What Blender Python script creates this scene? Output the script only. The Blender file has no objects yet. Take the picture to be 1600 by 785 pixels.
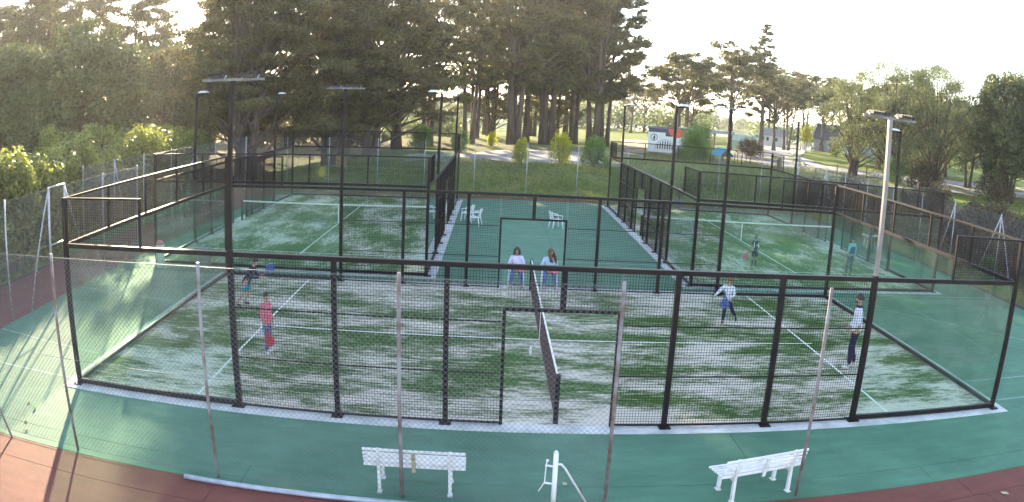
import bpy, bmesh, math, random
import numpy as np
from mathutils import Vector, Matrix
R_ = math.radians
SC = bpy.context.scene
COL = SC.collection

# ------------------------------------------------------------------ camera
cam = bpy.data.cameras.new('camera')
camo = bpy.data.objects.new('camera', cam)
COL.objects.link(camo)
SC.camera = camo
YAW, PITCH, ROLL = 0.08632, 0.1848, 0.0572
_cy, _sy, _cp, _sp, _cr, _sr = math.cos(YAW), math.sin(YAW), math.cos(PITCH), math.sin(PITCH), math.cos(ROLL), math.sin(ROLL)
_f = Vector((_sy*_cp, _cy*_cp, -_sp)); _r = Vector((_cy, -_sy, 0)); _u = _r.cross(_f)
_R = _cr*_r + _sr*_u; _U = -_sr*_r + _cr*_u
_M = Matrix(((_R.x, _U.x, -_f.x), (_R.y, _U.y, -_f.y), (_R.z, _U.z, -_f.z))).to_4x4()
_M.translation = Vector((8.7205, -12.8634, 5.6391))
camo.matrix_world = _M
cam.type = 'PANO'                                   # a surveillance camera with a wide, barrel-distorting lens
_h = cam if hasattr(cam, 'panorama_type') else cam.cycles
_h.panorama_type = 'FISHEYE_LENS_POLYNOMIAL'
cam.sensor_fit = 'HORIZONTAL'; cam.sensor_width = 36.0; cam.sensor_height = 36.0*502/1024
_fmm = 1215.84/1600*36
_th = np.linspace(0.01, 0.75, 200); _rr = _fmm*(_th - 0.13354*_th**3)
_k = np.linalg.lstsq(np.stack([_rr, _rr**2, _rr**3, _rr**4], 1), _th, rcond=None)[0]
_h.fisheye_polynomial_k0 = 0.0
for _i in range(4): setattr(_h, 'fisheye_polynomial_k%d' % (_i+1), -float(_k[_i]))
_h.fisheye_fov = math.pi
cam.shift_x = -69.5/1600
cam.clip_end = 3000; cam.clip_start = 0.1

# ------------------------------------------------------------------ light
SUN_AZ, SUN_EL = R_(-22.0), R_(15.5)                 # azimuth from +Y towards +X
world = bpy.data.worlds.new('World'); SC.world = world; world.use_nodes = True
wn = world.node_tree.nodes; wn.clear()
sky = wn.new('ShaderNodeTexSky'); sky.sky_type = 'NISHITA'; sky.sun_disc = False
sky.sun_elevation = SUN_EL; sky.sun_rotation = SUN_AZ; sky.air_density = 1.0; sky.dust_density = 0.35; sky.ozone_density = 1.0
bg = wn.new('ShaderNodeBackground'); bg.inputs['Strength'].default_value = 0.075
wo = wn.new('ShaderNodeOutputWorld')
hsv = wn.new('ShaderNodeHueSaturation'); hsv.inputs['Saturation'].default_value = 0.74   # thin high haze greys the sky
world.node_tree.links.new(sky.outputs[0], hsv.inputs['Color']); world.node_tree.links.new(hsv.outputs[0], bg.inputs[0]); world.node_tree.links.new(bg.outputs[0], wo.inputs[0])
sun = bpy.data.lights.new('sun', 'SUN'); sun.energy = 2.8; sun.angle = R_(0.6); sun.color = (1.0, 0.82, 0.52)
suno = bpy.data.objects.new('sun', sun); COL.objects.link(suno)
_sd = Vector((math.cos(SUN_EL)*math.sin(SUN_AZ), math.cos(SUN_EL)*math.cos(SUN_AZ), math.sin(SUN_EL)))
suno.rotation_euler = _sd.to_track_quat('Z', 'Y').to_euler()
SC.view_settings.view_transform = 'Standard'; SC.view_settings.look = 'None'
SC.view_settings.gamma = 1.0; SC.view_settings.exposure = 3.42
SC.view_settings.use_curve_mapping = False
SC.cycles.max_bounces = 8; SC.cycles.transparent_max_bounces = 24; SC.cycles.diffuse_bounces = 3; SC.cycles.glossy_bounces = 3
SC.cycles.volume_bounces = 0

# ------------------------------------------------------------------ materials
MATS = {}
def mat(name, col, rough=0.6, metal=0.0, var=0.15, scale=6.0, bump=0.0, bscale=60.0, spec=0.5, stretch=None, col2=None, ramp=(0.35, 0.65), trans=0.0):
    """Principled with a noise-driven colour variation and fine relief."""
    m = bpy.data.materials.new(name); m.use_nodes = True
    nt = m.node_tree; N = nt.nodes; L = nt.links
    b = N['Principled BSDF']
    b.inputs['Roughness'].default_value = rough; b.inputs['Metallic'].default_value = metal
    b.inputs['Specular IOR Level'].default_value = spec
    tc = N.new('ShaderNodeTexCoord'); mp = N.new('ShaderNodeMapping')
    if stretch: mp.inputs['Scale'].default_value = stretch
    L.new(tc.outputs['Object'], mp.inputs[0])
    ns = N.new('ShaderNodeTexNoise'); ns.inputs['Scale'].default_value = scale; ns.inputs['Detail'].default_value = 5.0; ns.inputs['Roughness'].default_value = 0.62
    L.new(mp.outputs[0], ns.inputs[0])
    rp = N.new('ShaderNodeValToRGB')
    c2 = col2 if col2 else tuple(min(1, c*(1+var)) for c in col)
    c1 = col if col2 else tuple(c*(1-var) for c in col)
    rp.color_ramp.elements[0].position = ramp[0]; rp.color_ramp.elements[1].position = ramp[1]
    rp.color_ramp.elements[0].color = (*c1, 1); rp.color_ramp.elements[1].color = (*c2, 1)
    L.new(ns.outputs[0], rp.inputs[0]); L.new(rp.outputs[0], b.inputs['Base Color'])
    if bump:
        n2 = N.new('ShaderNodeTexNoise'); n2.inputs['Scale'].default_value = bscale; n2.inputs['Detail'].default_value = 3
        bp = N.new('ShaderNodeBump'); bp.inputs['Strength'].default_value = bump; bp.inputs['Distance'].default_value = 0.02
        L.new(tc.outputs['Object'], n2.inputs[0]); L.new(n2.outputs[0], bp.inputs['Height']); L.new(bp.outputs[0], b.inputs['Normal'])
    MATS[name] = m
    return m

def leaf_mat(name, c_dark, c_light, trans=0.35, rough=0.55, big=0.35):
    """Leaf: per-leaf colour, large clumps of a lighter growth, thin enough to let light through."""
    m = bpy.data.materials.new(name); m.use_nodes = True
    nt = m.node_tree; N = nt.nodes; L = nt.links; N.clear()
    out = N.new('ShaderNodeOutputMaterial')
    geo = N.new('ShaderNodeNewGeometry'); tc = N.new('ShaderNodeTexCoord')
    ns = N.new('ShaderNodeTexNoise'); ns.inputs['Scale'].default_value = big; ns.inputs['Detail'].default_value = 3
    L.new(tc.outputs['Object'], ns.inputs[0])
    mx = N.new('ShaderNodeMath'); mx.operation = 'MULTIPLY_ADD'; mx.inputs[1].default_value = 0.55
    L.new(geo.outputs['Random Per Island'], mx.inputs[0])
    sc = N.new('ShaderNodeMath'); sc.operation = 'MULTIPLY_ADD'; sc.inputs[1].default_value = 1.6; sc.inputs[2].default_value = -0.55
    L.new(ns.outputs[0], sc.inputs[0]); L.new(sc.outputs[0], mx.inputs[2])
    rp = N.new('ShaderNodeValToRGB'); rp.color_ramp.elements[0].color = (*c_dark, 1); rp.color_ramp.elements[1].color = (*c_light, 1)
    rp.color_ramp.elements[0].position = 0.1; rp.color_ramp.elements[1].position = 0.95
    L.new(mx.outputs[0], rp.inputs[0])
    d = N.new('ShaderNodeBsdfPrincipled'); d.inputs['Roughness'].default_value = rough; d.inputs['Specular IOR Level'].default_value = 0.35
    t = N.new('ShaderNodeBsdfTranslucent'); mi = N.new('ShaderNodeMixShader'); mi.inputs[0].default_value = trans
    hs = N.new('ShaderNodeHueSaturation'); hs.inputs['Saturation'].default_value = 1.15; hs.inputs['Value'].default_value = 1.5
    L.new(rp.outputs[0], d.inputs['Base Color']); L.new(rp.outputs[0], hs.inputs['Color']); L.new(hs.outputs[0], t.inputs['Color'])
    L.new(d.outputs[0], mi.inputs[1]); L.new(t.outputs[0], mi.inputs[2]); L.new(mi.outputs[0], out.inputs[0])
    MATS[name] = m
    return m

def glass_mat(name, tint, refl=0.9):
    m = bpy.data.materials.new(name); m.use_nodes = True
    nt = m.node_tree; N = nt.nodes; L = nt.links; N.clear()
    out = N.new('ShaderNodeOutputMaterial')
    tr = N.new('ShaderNodeBsdfTransparent'); tr.inputs[0].default_value = (*tint, 1)
    gl = N.new('ShaderNodeBsdfGlossy'); gl.inputs['Roughness'].default_value = 0.015; gl.inputs[0].default_value = (refl, refl, refl, 1)
    lw = N.new('ShaderNodeLayerWeight'); lw.inputs[0].default_value = 0.5
    pw = N.new('ShaderNodeMath'); pw.operation = 'POWER'; pw.inputs[1].default_value = 5.0; L.new(lw.outputs['Facing'], pw.inputs[0])
    fr = N.new('ShaderNodeMath'); fr.operation = 'MULTIPLY_ADD'; fr.inputs[1].default_value = 0.92; fr.inputs[2].default_value = 0.04; L.new(pw.outputs[0], fr.inputs[0])
    tc = N.new('ShaderNodeTexCoord'); ns = N.new('ShaderNodeTexNoise'); ns.inputs['Scale'].default_value = 1.6; ns.inputs['Detail'].default_value = 4
    L.new(tc.outputs['Object'], ns.inputs[0])
    df = N.new('ShaderNodeBsdfDiffuse'); df.inputs[0].default_value = (0.55, 0.58, 0.55, 1)
    dm = N.new('ShaderNodeMapRange'); dm.inputs['From Min'].default_value = 0.45; dm.inputs['From Max'].default_value = 0.8
    dm.inputs['To Min'].default_value = 0.01; dm.inputs['To Max'].default_value = 0.06
    L.new(ns.outputs[0], dm.inputs[0])
    m1 = N.new('ShaderNodeMixShader'); m2 = N.new('ShaderNodeMixShader')
    L.new(dm.outputs[0], m1.inputs[0]); L.new(tr.outputs[0], m1.inputs[1]); L.new(df.outputs[0], m1.inputs[2])
    L.new(fr.outputs[0], m2.inputs[0]); L.new(m1.outputs[0], m2.inputs[1]); L.new(gl.outputs[0], m2.inputs[2])
    L.new(m2.outputs[0], out.inputs[0])
    MATS[name] = m
    return m

def turf_mat(name, ang=0.0, seed=0.0, sandy=0.0, con=1.65, tint=(0.052, 0.124, 0.022)):
    """Artificial grass strewn with pale silica sand that lies in brushed streaks."""
    m = bpy.data.materials.new(name); m.use_nodes = True
    nt = m.node_tree; N = nt.nodes; L = nt.links; b = N['Principled BSDF']
    b.inputs['Roughness'].default_value = 0.9; b.inputs['Specular IOR Level'].default_value = 0.15
    tc = N.new('ShaderNodeTexCoord')
    def noise(sx, sy, scale, det, rough=0.6, off=0.0):
        mp = N.new('ShaderNodeMapping'); mp.inputs['Scale'].default_value = (sx, sy, 1); mp.inputs['Rotation'].default_value = (0, 0, ang); mp.inputs['Location'].default_value = (off+seed, off*1.7+seed, 0)
        n = N.new('ShaderNodeTexNoise'); n.inputs['Scale'].default_value = scale; n.inputs['Detail'].default_value = det; n.inputs['Roughness'].default_value = rough
        L.new(tc.outputs['Object'], mp.inputs[0]); L.new(mp.outputs[0], n.inputs[0]); return n.outputs[0]
    def math_(op, a, bb):
        q = N.new('ShaderNodeMath'); q.operation = op
        for i, v in enumerate((a, bb)):
            if isinstance(v, (int, float)): q.inputs[i].default_value = v
            else: L.new(v, q.inputs[i])
        return q.outputs[0]
    a = noise(0.42, 1.0, 0.8, 5, 0.6)
    c = noise(0.7, 2.4, 3.2, 6, 0.75, 3.1)
    e = noise(0.8, 2.2, 22.0, 4, 0.75, 7.7)
    h = noise(0.16, 2.6, 7.0, 4, 0.7, 12.3)
    sx = N.new('ShaderNodeSeparateXYZ'); L.new(tc.outputs['Object'], sx.inputs[0])
    ay = math_('ABSOLUTE', sx.outputs['Y'], 0.0)
    edge = N.new('ShaderNodeMapRange'); edge.interpolation_type = 'SMOOTHSTEP'; L.new(ay, edge.inputs[0])
    for nm, v in (('From Min', 3.6), ('From Max', 5.2), ('To Min', 0.0), ('To Max', 0.16)): edge.inputs[nm].default_value = v
    mid = N.new('ShaderNodeMapRange'); mid.interpolation_type = 'SMOOTHSTEP'; L.new(ay, mid.inputs[0])
    for nm, v in (('From Min', 0.1), ('From Max', 1.1), ('To Min', -0.10), ('To Max', 0.0)): mid.inputs[nm].default_value = v
    play = math_('ADD', edge.outputs[0], mid.outputs[0])
    s = math_('ADD', math_('MULTIPLY', a, 1.15), math_('MULTIPLY', c, 0.70))
    s = math_('ADD', s, math_('MULTIPLY', math_('ADD', math_('MULTIPLY', e, 0.70), math_('MULTIPLY', h, 0.62)), 0.9))
    s = math_('ADD', math_('MULTIPLY', math_('ADD', s, -1.52), con), math_('ADD', play, sandy+0.445))
    rp = N.new('ShaderNodeValToRGB'); els = rp.color_ramp.elements
    els[0].position = 0.28; els[0].color = (tint[0]*0.75, tint[1]*0.75, tint[2]*0.75, 1)
    els[1].position = 0.74; els[1].color = (0.60, 0.56, 0.50, 1)
    k = els.new(0.44); k.color = (*tint, 1)
    k = els.new(0.56); k.color = (0.26, 0.27, 0.19, 1)
    L.new(s, rp.inputs[0]); L.new(rp.outputs[0], b.inputs['Base Color'])
    bp = N.new('ShaderNodeBump'); bp.inputs['Strength'].default_value = 0.7; bp.inputs['Distance'].default_value = 0.04
    L.new(e, bp.inputs['Height']); L.new(bp.outputs[0], b.inputs['Normal'])
    MATS[name] = m
    return m

def floor_mat(name, c1, c2, grit, pale):
    """Painted hard court: large worn areas, drag streaks, pale scuffs and fine grit."""
    m = bpy.data.materials.new(name); m.use_nodes = True
    nt = m.node_tree; N = nt.nodes; L = nt.links; b = N['Principled BSDF']; b.inputs['Roughness'].default_value = 0.75; b.inputs['Specular IOR Level'].default_value = 0.35
    tc = N.new('ShaderNodeTexCoord')
    def noise(scale, det, rough=0.6, st=(1, 1, 1), off=0.0):
        mp = N.new('ShaderNodeMapping'); mp.inputs['Scale'].default_value = st; mp.inputs['Location'].default_value = (off, off*2, 0); mp.inputs['Rotation'].default_value = (0, 0, off)
        n = N.new('ShaderNodeTexNoise'); n.inputs['Scale'].default_value = scale; n.inputs['Detail'].default_value = det; n.inputs['Roughness'].default_value = rough
        L.new(tc.outputs['Object'], mp.inputs[0]); L.new(mp.outputs[0], n.inputs[0]); return n.outputs[0]
    def ramp(src, p0, p1, a, bb):
        r = N.new('ShaderNodeValToRGB'); e = r.color_ramp.elements; e[0].position = p0; e[1].position = p1; e[0].color = (*a, 1); e[1].color = (*bb, 1); L.new(src, r.inputs[0]); return r.outputs[0]
    def mix(f, a, bb, mode='MIX'):
        x = N.new('ShaderNodeMix'); x.data_type = 'RGBA'; x.blend_type = mode
        if isinstance(f, float): x.inputs['Factor'].default_value = f
        else: L.new(f, x.inputs['Factor'])
        for nm, v in (('A', a), ('B', bb)):
            if isinstance(v, tuple): x.inputs[nm].default_value = (*v, 1)
            else: L.new(v, x.inputs[nm])
        return x.outputs['Result']
    col = ramp(noise(0.55, 7, 0.65), 0.32, 0.68, c1, c2)
    col = mix(1.0, col, ramp(noise(3.0, 6, 0.7, (0.35, 1.2, 1), 0.4), 0.3, 0.7, (0.78, 0.78, 0.78), (1.12, 1.12, 1.12)), 'MULTIPLY')
    col = mix(1.0, col, ramp(noise(170.0, 2, 0.8), 0.3, 0.7, (1-grit,)*3, (1+grit,)*3), 'MULTIPLY')
    sc = ramp(noise(2.2, 8, 0.8, (1, 0.5, 1), 1.9), 0.60, 0.80, (0, 0, 0), (0.42, 0.42, 0.42)); col = mix(sc, col, pale)
    st = ramp(noise(0.9, 8, 0.75, (1, 1, 1), 5.1), 0.60, 0.72, (0, 0, 0), (0.5, 0.5, 0.5)); col = mix(st, col, tuple(c*0.55 for c in c1))
    L.new(col, b.inputs['Base Color'])
    bp = N.new('ShaderNodeBump'); bp.inputs['Strength'].default_value = 0.6; bp.inputs['Distance'].default_value = 0.015
    L.new(noise(170.0, 2, 0.8), bp.inputs['Height']); L.new(bp.outputs[0], b.inputs['Normal'])
    MATS[name] = m
    return m

def ground_mat(name):
    m = bpy.data.materials.new(name); m.use_nodes = True
    nt = m.node_tree; N = nt.nodes; L = nt.links; b = N['Principled BSDF']
    b.inputs['Roughness'].default_value = 0.95; b.inputs['Specular IOR Level'].default_value = 0.1
    tc = N.new('ShaderNodeTexCoord')
    def noise(scale, det, rough=0.6):
        n = N.new('ShaderNodeTexNoise'); n.inputs['Scale'].default_value = scale; n.inputs['Detail'].default_value = det; n.inputs['Roughness'].default_value = rough
        L.new(tc.outputs['Object'], n.inputs[0]); return n.outputs[0]
    def ramp(src, stops):
        r = N.new('ShaderNodeValToRGB'); e = r.color_ramp.elements
        e[0].position, e[0].color = stops[0][0], (*stops[0][1], 1); e[1].position, e[1].color = stops[-1][0], (*stops[-1][1], 1)
        for p, c in stops[1:-1]: q = e.new(p); q.color = (*c, 1)
        L.new(src, r.inputs[0]); return r.outputs[0]
    grass = ramp(noise(1.6, 8, 0.75), [(0.3, (0.040, 0.066, 0.018)), (0.5, (0.115, 0.155, 0.03)), (0.68, (0.22, 0.24, 0.05)), (0.8, (0.26, 0.23, 0.10))])
    litter = ramp(noise(5.0, 8, 0.75), [(0.3, (0.10, 0.075, 0.045)), (0.6, (0.19, 0.145, 0.09)), (0.8, (0.27, 0.22, 0.14))])
    at = N.new('ShaderNodeAttribute'); at.attribute_name = 'litter'
    mk = N.new('ShaderNodeMath'); mk.operation = 'ADD'; L.new(at.outputs['Fac'], mk.inputs[0])
    sb = N.new('ShaderNodeMath'); sb.operation = 'MULTIPLY_ADD'; sb.inputs[1].default_value = 2.4; sb.inputs[2].default_value = -1.25
    L.new(noise(0.35, 6, 0.7), sb.inputs[0]); L.new(sb.outputs[0], mk.inputs[1]); mk.use_clamp = True
    mx = N.new('ShaderNodeMix'); mx.data_type = 'RGBA'
    L.new(mk.outputs[0], mx.inputs['Factor']); L.new(grass, mx.inputs['A']); L.new(litter, mx.inputs['B'])
    L.new(mx.outputs['Result'], b.inputs['Base Color'])
    bp = N.new('ShaderNodeBump'); bp.inputs['Strength'].default_value = 0.9; bp.inputs['Distance'].default_value = 0.15
    L.new(noise(9.0, 6, 0.8), bp.inputs['Height']); L.new(bp.outputs[0], b.inputs['Normal'])
    MATS[name] = m
    return m

FRAME = mat('frame_paint', (0.015, 0.0115, 0.014), 0.46, 0.0, 0.25, 3, 0.05, 90, spec=0.10)
GALV = mat('galvanised_steel', (0.36, 0.36, 0.40), 0.42, 0.55, 0.25, 9)
RUSTY = mat('rusty_steel', (0.13, 0.075, 0.065), 0.65, 0.1, 0.4, 2.2, col2=(0.25, 0.23, 0.25), ramp=(0.4, 0.58))
POLE_SUNLIT = mat('pole_sunlit_tone', (0.19, 0.17, 0.18), 0.4, 0.1, 0.15, 3)  # frame colour lightened to grey: sunlight on the pole painted into the colour
ARMM = mat('arm_steel', (0.16, 0.15, 0.18), 0.5, 0.4, 0.2, 6)
WIRE = mat('wire_dark', (0.012, 0.011, 0.013), 0.9, 0.0, 0.2, 5, spec=0.04)
WIREG = mat('wire_galvanised', (0.15, 0.15, 0.18), 0.6, 0.3, 0.2, 5, spec=0.3)
NETM = mat('net_cord', (0.05, 0.022, 0.02), 0.8, 0, 0.2, 5)
WHITE = mat('white_paint', (0.44, 0.43, 0.42), 0.45, 0, 0.10, 5, 0.1, 80, col2=(0.66, 0.67, 0.70), ramp=(0.28, 0.5))
TAPE = mat('white_tape', (0.80, 0.80, 0.80), 0.7, 0, 0.06, 5)
PLASTIC = mat('white_plastic', (0.78, 0.80, 0.82), 0.35, 0, 0.05, 5)
RUSTPATCH = mat('rust_stain', (0.22, 0.13, 0.05), 0.8, 0, 0.3, 12, col2=(0.55, 0.50, 0.42))
GREENFLOOR = floor_mat('green_acrylic', (0.045, 0.145, 0.094), (0.078, 0.205, 0.138), 0.45, (0.22, 0.27, 0.20))
REDFLOOR = floor_mat('red_acrylic', (0.128, 0.032, 0.026), (0.175, 0.050, 0.038), 0.45, (0.28, 0.15, 0.12))
JOINT = mat('joint_filler', (0.018, 0.022, 0.020), 0.9, 0, 0.2, 5)
KERB = mat('painted_concrete', (0.30, 0.32, 0.34), 0.75, 0, 0.2, 2.2, 0.35, 60, col2=(0.52, 0.54, 0.56), ramp=(0.3, 0.6))
LINE = mat('line_paint', (0.74, 0.76, 0.76), 0.8, 0, 0.15, 12, 0.3, 150)
OLDLINE = mat('faded_line_paint', (0.13, 0.26, 0.215), 0.8, 0, 0.1, 6, col2=(0.32, 0.42, 0.38))
LED = mat('lamp_casing', (0.012, 0.011, 0.018), 0.75, 0.0, 0.2, 6)
LEDGREY = mat('lamp_casing_grey', (0.45, 0.50, 0.55), 0.35, 0.3, 0.1, 6)
LENS = mat('lamp_lens', (0.08, 0.08, 0.10), 0.1, 0, 0.05, 6)
GLASS = glass_mat('court_glass', (0.86, 0.93, 0.90))
TURF1 = turf_mat('sanded_turf_front', 0.0, 0.0, 0.09)
TURF2 = turf_mat('sanded_turf_left', R_(90), 21.0, 0.08, 1.2, (0.070, 0.150, 0.036))
TURF3 = turf_mat('sanded_turf_right', R_(62), 43.0, 0.05, 1.2, (0.080, 0.175, 0.036))
GROUND = ground_mat('grassy_ground')
PATH = mat('pale_gravel', (0.20, 0.185, 0.195), 0.95, 0, 0.2, 2.5, 0.4, 30, col2=(0.29, 0.27, 0.27))
DIRT = mat('bare_earth', (0.28, 0.19, 0.12), 0.95, 0, 0.2, 1.5, 0.4, 30, col2=(0.42, 0.31, 0.22))
BARK = mat('bark', (0.050, 0.033, 0.027), 0.95, 0, 0.3, 1.2, 0.8, 14, stretch=(3, 3, 0.5), col2=(0.125, 0.088, 0.074))
BARKL = mat('bark_pale', (0.14, 0.11, 0.085), 0.95, 0, 0.3, 2, 0.8, 18, stretch=(3, 3, 0.5), col2=(0.26, 0.21, 0.16))
L_CYP = leaf_mat('cypress_foliage', (0.040, 0.038, 0.020), (0.145, 0.122, 0.048), 0.36)
L_PIN = leaf_mat('pine_foliage', (0.038, 0.040, 0.021), (0.145, 0.132, 0.050), 0.36)
L_OAK = leaf_mat('oak_foliage', (0.035, 0.045, 0.020), (0.12, 0.135, 0.05), 0.25)
L_HED = leaf_mat('hedge_foliage', (0.035, 0.055, 0.014), (0.27, 0.29, 0.08), 0.48, 0.40, 0.5)
L_WIL = leaf_mat('tamarisk_foliage', (0.065, 0.078, 0.036), (0.16, 0.175, 0.085), 0.38)
L_YEL = leaf_mat('yellow_foliage', (0.20, 0.22, 0.02), (0.48, 0.46, 0.06), 0.50, 0.5, 1.5)
L_GRN = leaf_mat('shrub_foliage', (0.06, 0.12, 0.03), (0.20, 0.28, 0.08), 0.45, 0.5, 1.2)
L_BRN = leaf_mat('bramble_foliage', (0.045, 0.035, 0.025), (0.12, 0.10, 0.055), 0.3, 0.7, 1.0)
L_FAR = leaf_mat('far_foliage', (0.05, 0.075, 0.03), (0.14, 0.17, 0.06), 0.35, 0.6, 0.05)
L_BNK = leaf_mat('bank_grass_blades', (0.07, 0.090, 0.026), (0.27, 0.28, 0.08), 0.40, 0.7, 0.35)
L_GRS = leaf_mat('tall_grass', (0.09, 0.12, 0.03), (0.34, 0.33, 0.14), 0.45, 0.7, 0.4)

# ------------------------------------------------------------------ mesh helpers
class MB:
    """Collects boxes, bars and tubes, then links them as one mesh object."""
    def __init__(s): s.v = []; s.f = []; s.sm = []
    def add(s, vs, fs, smooth=False):
        o = len(s.v); s.v += [tuple(p) for p in vs]
        for f in fs: s.f.append(tuple(i+o for i in f)); s.sm.append(smooth)
    def box(s, a, b):
        (x0, y0, z0), (x1, y1, z1) = a, b
        s.add([(x0,y0,z0),(x1,y0,z0),(x1,y1,z0),(x0,y1,z0),(x0,y0,z1),(x1,y0,z1),(x1,y1,z1),(x0,y1,z1)],
              [(0,3,2,1),(4,5,6,7),(0,1,5,4),(1,2,6,5),(2,3,7,6),(3,0,4,7)])
    def bar(s, p, q, w, h=None, caps=True, up=(0,0,1)):
        p = Vector(p); q = Vector(q); h = w if h is None else h
        d = (q-p).normalized(); upv = Vector(up)
        if abs(d.dot(upv)) > 0.98: upv = Vector((0,1,0))
        a = d.cross(upv).normalized()*w/2; b = a.cross(d).normalized()*h/2
        vs = [p-a-b, p+a-b, p+a+b, p-a+b, q-a-b, q+a-b, q+a+b, q-a+b]
        fs = [(0,1,5,4),(1,2,6,5),(2,3,7,6),(3,0,4,7)]
        if caps: fs += [(3,2,1,0),(4,5,6,7)]
        s.add(vs, fs)
    def tube(s, pts, radii, n=10, caps=True):
        pts = [Vector(p) for p in pts]
        if isinstance(radii, (int, float)): radii = [radii]*len(pts)
        o = len(s.v); ref = None
        for i, p in enumerate(pts):
            d = (pts[min(i+1, len(pts)-1)] - pts[max(i-1, 0)]).normalized()
            if ref is None: ref = Vector((0,0,1)) if abs(d.z) < 0.9 else Vector((1,0,0))
            a = d.cross(ref).normalized(); b = d.cross(a).normalized(); ref = a.cross(d) if abs(d.dot(ref)) > 0.95 else ref
            for k in range(n):
                t = 2*math.pi*k/n
                s.v.append(tuple(p + (a*math.cos(t)+b*math.sin(t))*radii[i]))
        for i in range(len(pts)-1):
            for k in range(n):
                k2 = (k+1) % n
                s.f.append((o+i*n+k, o+i*n+k2, o+(i+1)*n+k2, o+(i+1)*n+k)); s.sm.append(True)
        if caps:
            s.f.append(tuple(o+k for k in range(n-1, -1, -1))); s.sm.append(False)
            e = o+(len(pts)-1)*n
            s.f.append(tuple(e+k for k in range(n))); s.sm.append(False)
    def prism(s, poly, axis, t0, t1):
        """extrude a 2-D polygon along x, y or z"""
        n = len(poly)
        def P(a, b, t): return {'x': (t, a, b), 'y': (a, t, b), 'z': (a, b, t)}[axis]
        vs = [P(a, b, t0) for a, b in poly] + [P(a, b, t1) for a, b in poly]
        fs = [tuple(range(n)), tuple(range(2*n-1, n-1, -1))] + [(i, i+n, (i+1) % n + n, (i+1) % n) for i in range(n)]
        s.add(vs, fs)
    def sphere(s, c, r, nu=12, nv=8, sq=(1,1,1)):
        o = len(s.v); c = Vector(c)
        s.v.append(tuple(c+Vector((0,0,r*sq[2]))))
        for j in range(1, nv):
            a = math.pi*j/nv
            for i in range(nu):
                b = 2*math.pi*i/nu
                s.v.append(tuple(c+Vector((r*sq[0]*math.sin(a)*math.cos(b), r*sq[1]*math.sin(a)*math.sin(b), r*sq[2]*math.cos(a)))))
        s.v.append(tuple(c-Vector((0,0,r*sq[2]))))
        e = len(s.v)-1
        for i in range(nu):
            s.f.append((o, o+1+i, o+1+(i+1) % nu)); s.sm.append(True)
            s.f.append((e, o+1+(nv-2)*nu+(i+1) % nu, o+1+(nv-2)*nu+i)); s.sm.append(True)
        for j in range(nv-2):
            for i in range(nu):
                a = o+1+j*nu; i2 = (i+1) % nu
                s.f.append((a+i, a+nu+i, a+nu+i2, a+i2)); s.sm.append(True)
    def build(s, name, m, parent=None, kind=None, bevel=0.0):
        me = bpy.data.meshes.new(name); me.from_pydata(s.v, [], s.f); me.update()
        me.polygons.foreach_set('use_smooth', s.sm)
        bm = bmesh.new(); bm.from_mesh(me); bmesh.ops.recalc_face_normals(bm, faces=bm.faces)
        if bevel: bmesh.ops.bevel(bm, geom=list(bm.edges), offset=bevel, segments=1, affect='EDGES', profile=0.5)
        bm.to_mesh(me); bm.free()
        me.materials.append(m)
        o = bpy.data.objects.new(name, me); COL.objects.link(o)
        if parent is not None: o.parent = parent
        if kind: o['kind'] = kind
        return o

def np_mesh(name, V, Q):
    """mesh from numpy arrays: V (n,3), Q (m,k)"""
    me = bpy.data.meshes.new(name); V = np.asarray(V, np.float32); Q = np.asarray(Q, np.int32); k = Q.shape[1]
    me.vertices.add(len(V)); me.vertices.foreach_set('co', V.ravel())
    me.loops.add(Q.size); me.loops.foreach_set('vertex_index', Q.ravel())
    me.polygons.add(len(Q)); me.polygons.foreach_set('loop_start', np.arange(0, Q.size, k, dtype=np.int32))
    me.update(calc_edges=True); me.validate()
    return me

def thing(name, label, cat, loc=(0,0,0), rz=0.0, group=None):
    o = bpy.data.objects.new(name, None); COL.objects.link(o); o.empty_display_size = 0.2
    o.location = loc; o.rotation_euler = (0, 0, rz); o['label'] = label; o['category'] = cat
    if group: o['group'] = group
    return o
def tag(o, label, cat, group=None, loc=None, rz=None):
    o['label'] = label; o['category'] = cat
    if group: o['group'] = group
    if loc is not None: o.location = loc
    if rz is not None: o.rotation_euler = (0, 0, rz)
    return o
def structure(o): o['kind'] = 'structure'; return o
def dup(root, label, loc, rz=None, group=None, scale=None):
    def cp(o, parent):
        c = o.copy(); COL.objects.link(c)
        if parent is not None: c.parent = parent
        for ch in list(o.children): cp(ch, c)
        return c
    r = cp(root, None); r['label'] = label; r.location = loc
    if rz is not None: r.rotation_euler = (0, 0, rz)
    if group: r['group'] = group
    if scale is not None: r.scale = scale
    return r

# ------------------------------------------------------------------ terrain
def sstep(t): t = np.clip(t, 0, 1); return t*t*(3-2*t)
def height(x, y):
    x = np.asarray(x, float); y = np.asarray(y, float)
    bank = sstep((y-34.6)/9.5)*sstep((x+10)/11.0)
    right = sstep((x-29.0)/7.0)
    h = 1.3*np.maximum(bank, right)
    far = sstep((y-70)/60.0)*sstep((-x+4)/30.0)
    h = np.maximum(h, 1.3*far)
    n = 0.10*np.sin(x*0.9+1.3*np.sin(y*0.5))*np.sin(y*0.8+np.cos(x*0.4)) + 0.06*np.sin(x*2.1+y*1.3)
    mask = sstep((y-34.6)/4)+sstep((x-29)/4)+sstep((-x-8)/3)
    h = h + n*np.clip(mask, 0, 1)*np.exp(-np.maximum(0, y-60)/60)
    dip = sstep((y-188)/8.0)*(1-sstep((y-345)/25.0))
    h = h*(1-dip) - 1.2*dip
    h = np.where((x < 28.6) & (y < 34.3) & (x > -8.2), -0.03, h)
    return h
def hz(x, y): return float(height(x, y))
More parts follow.
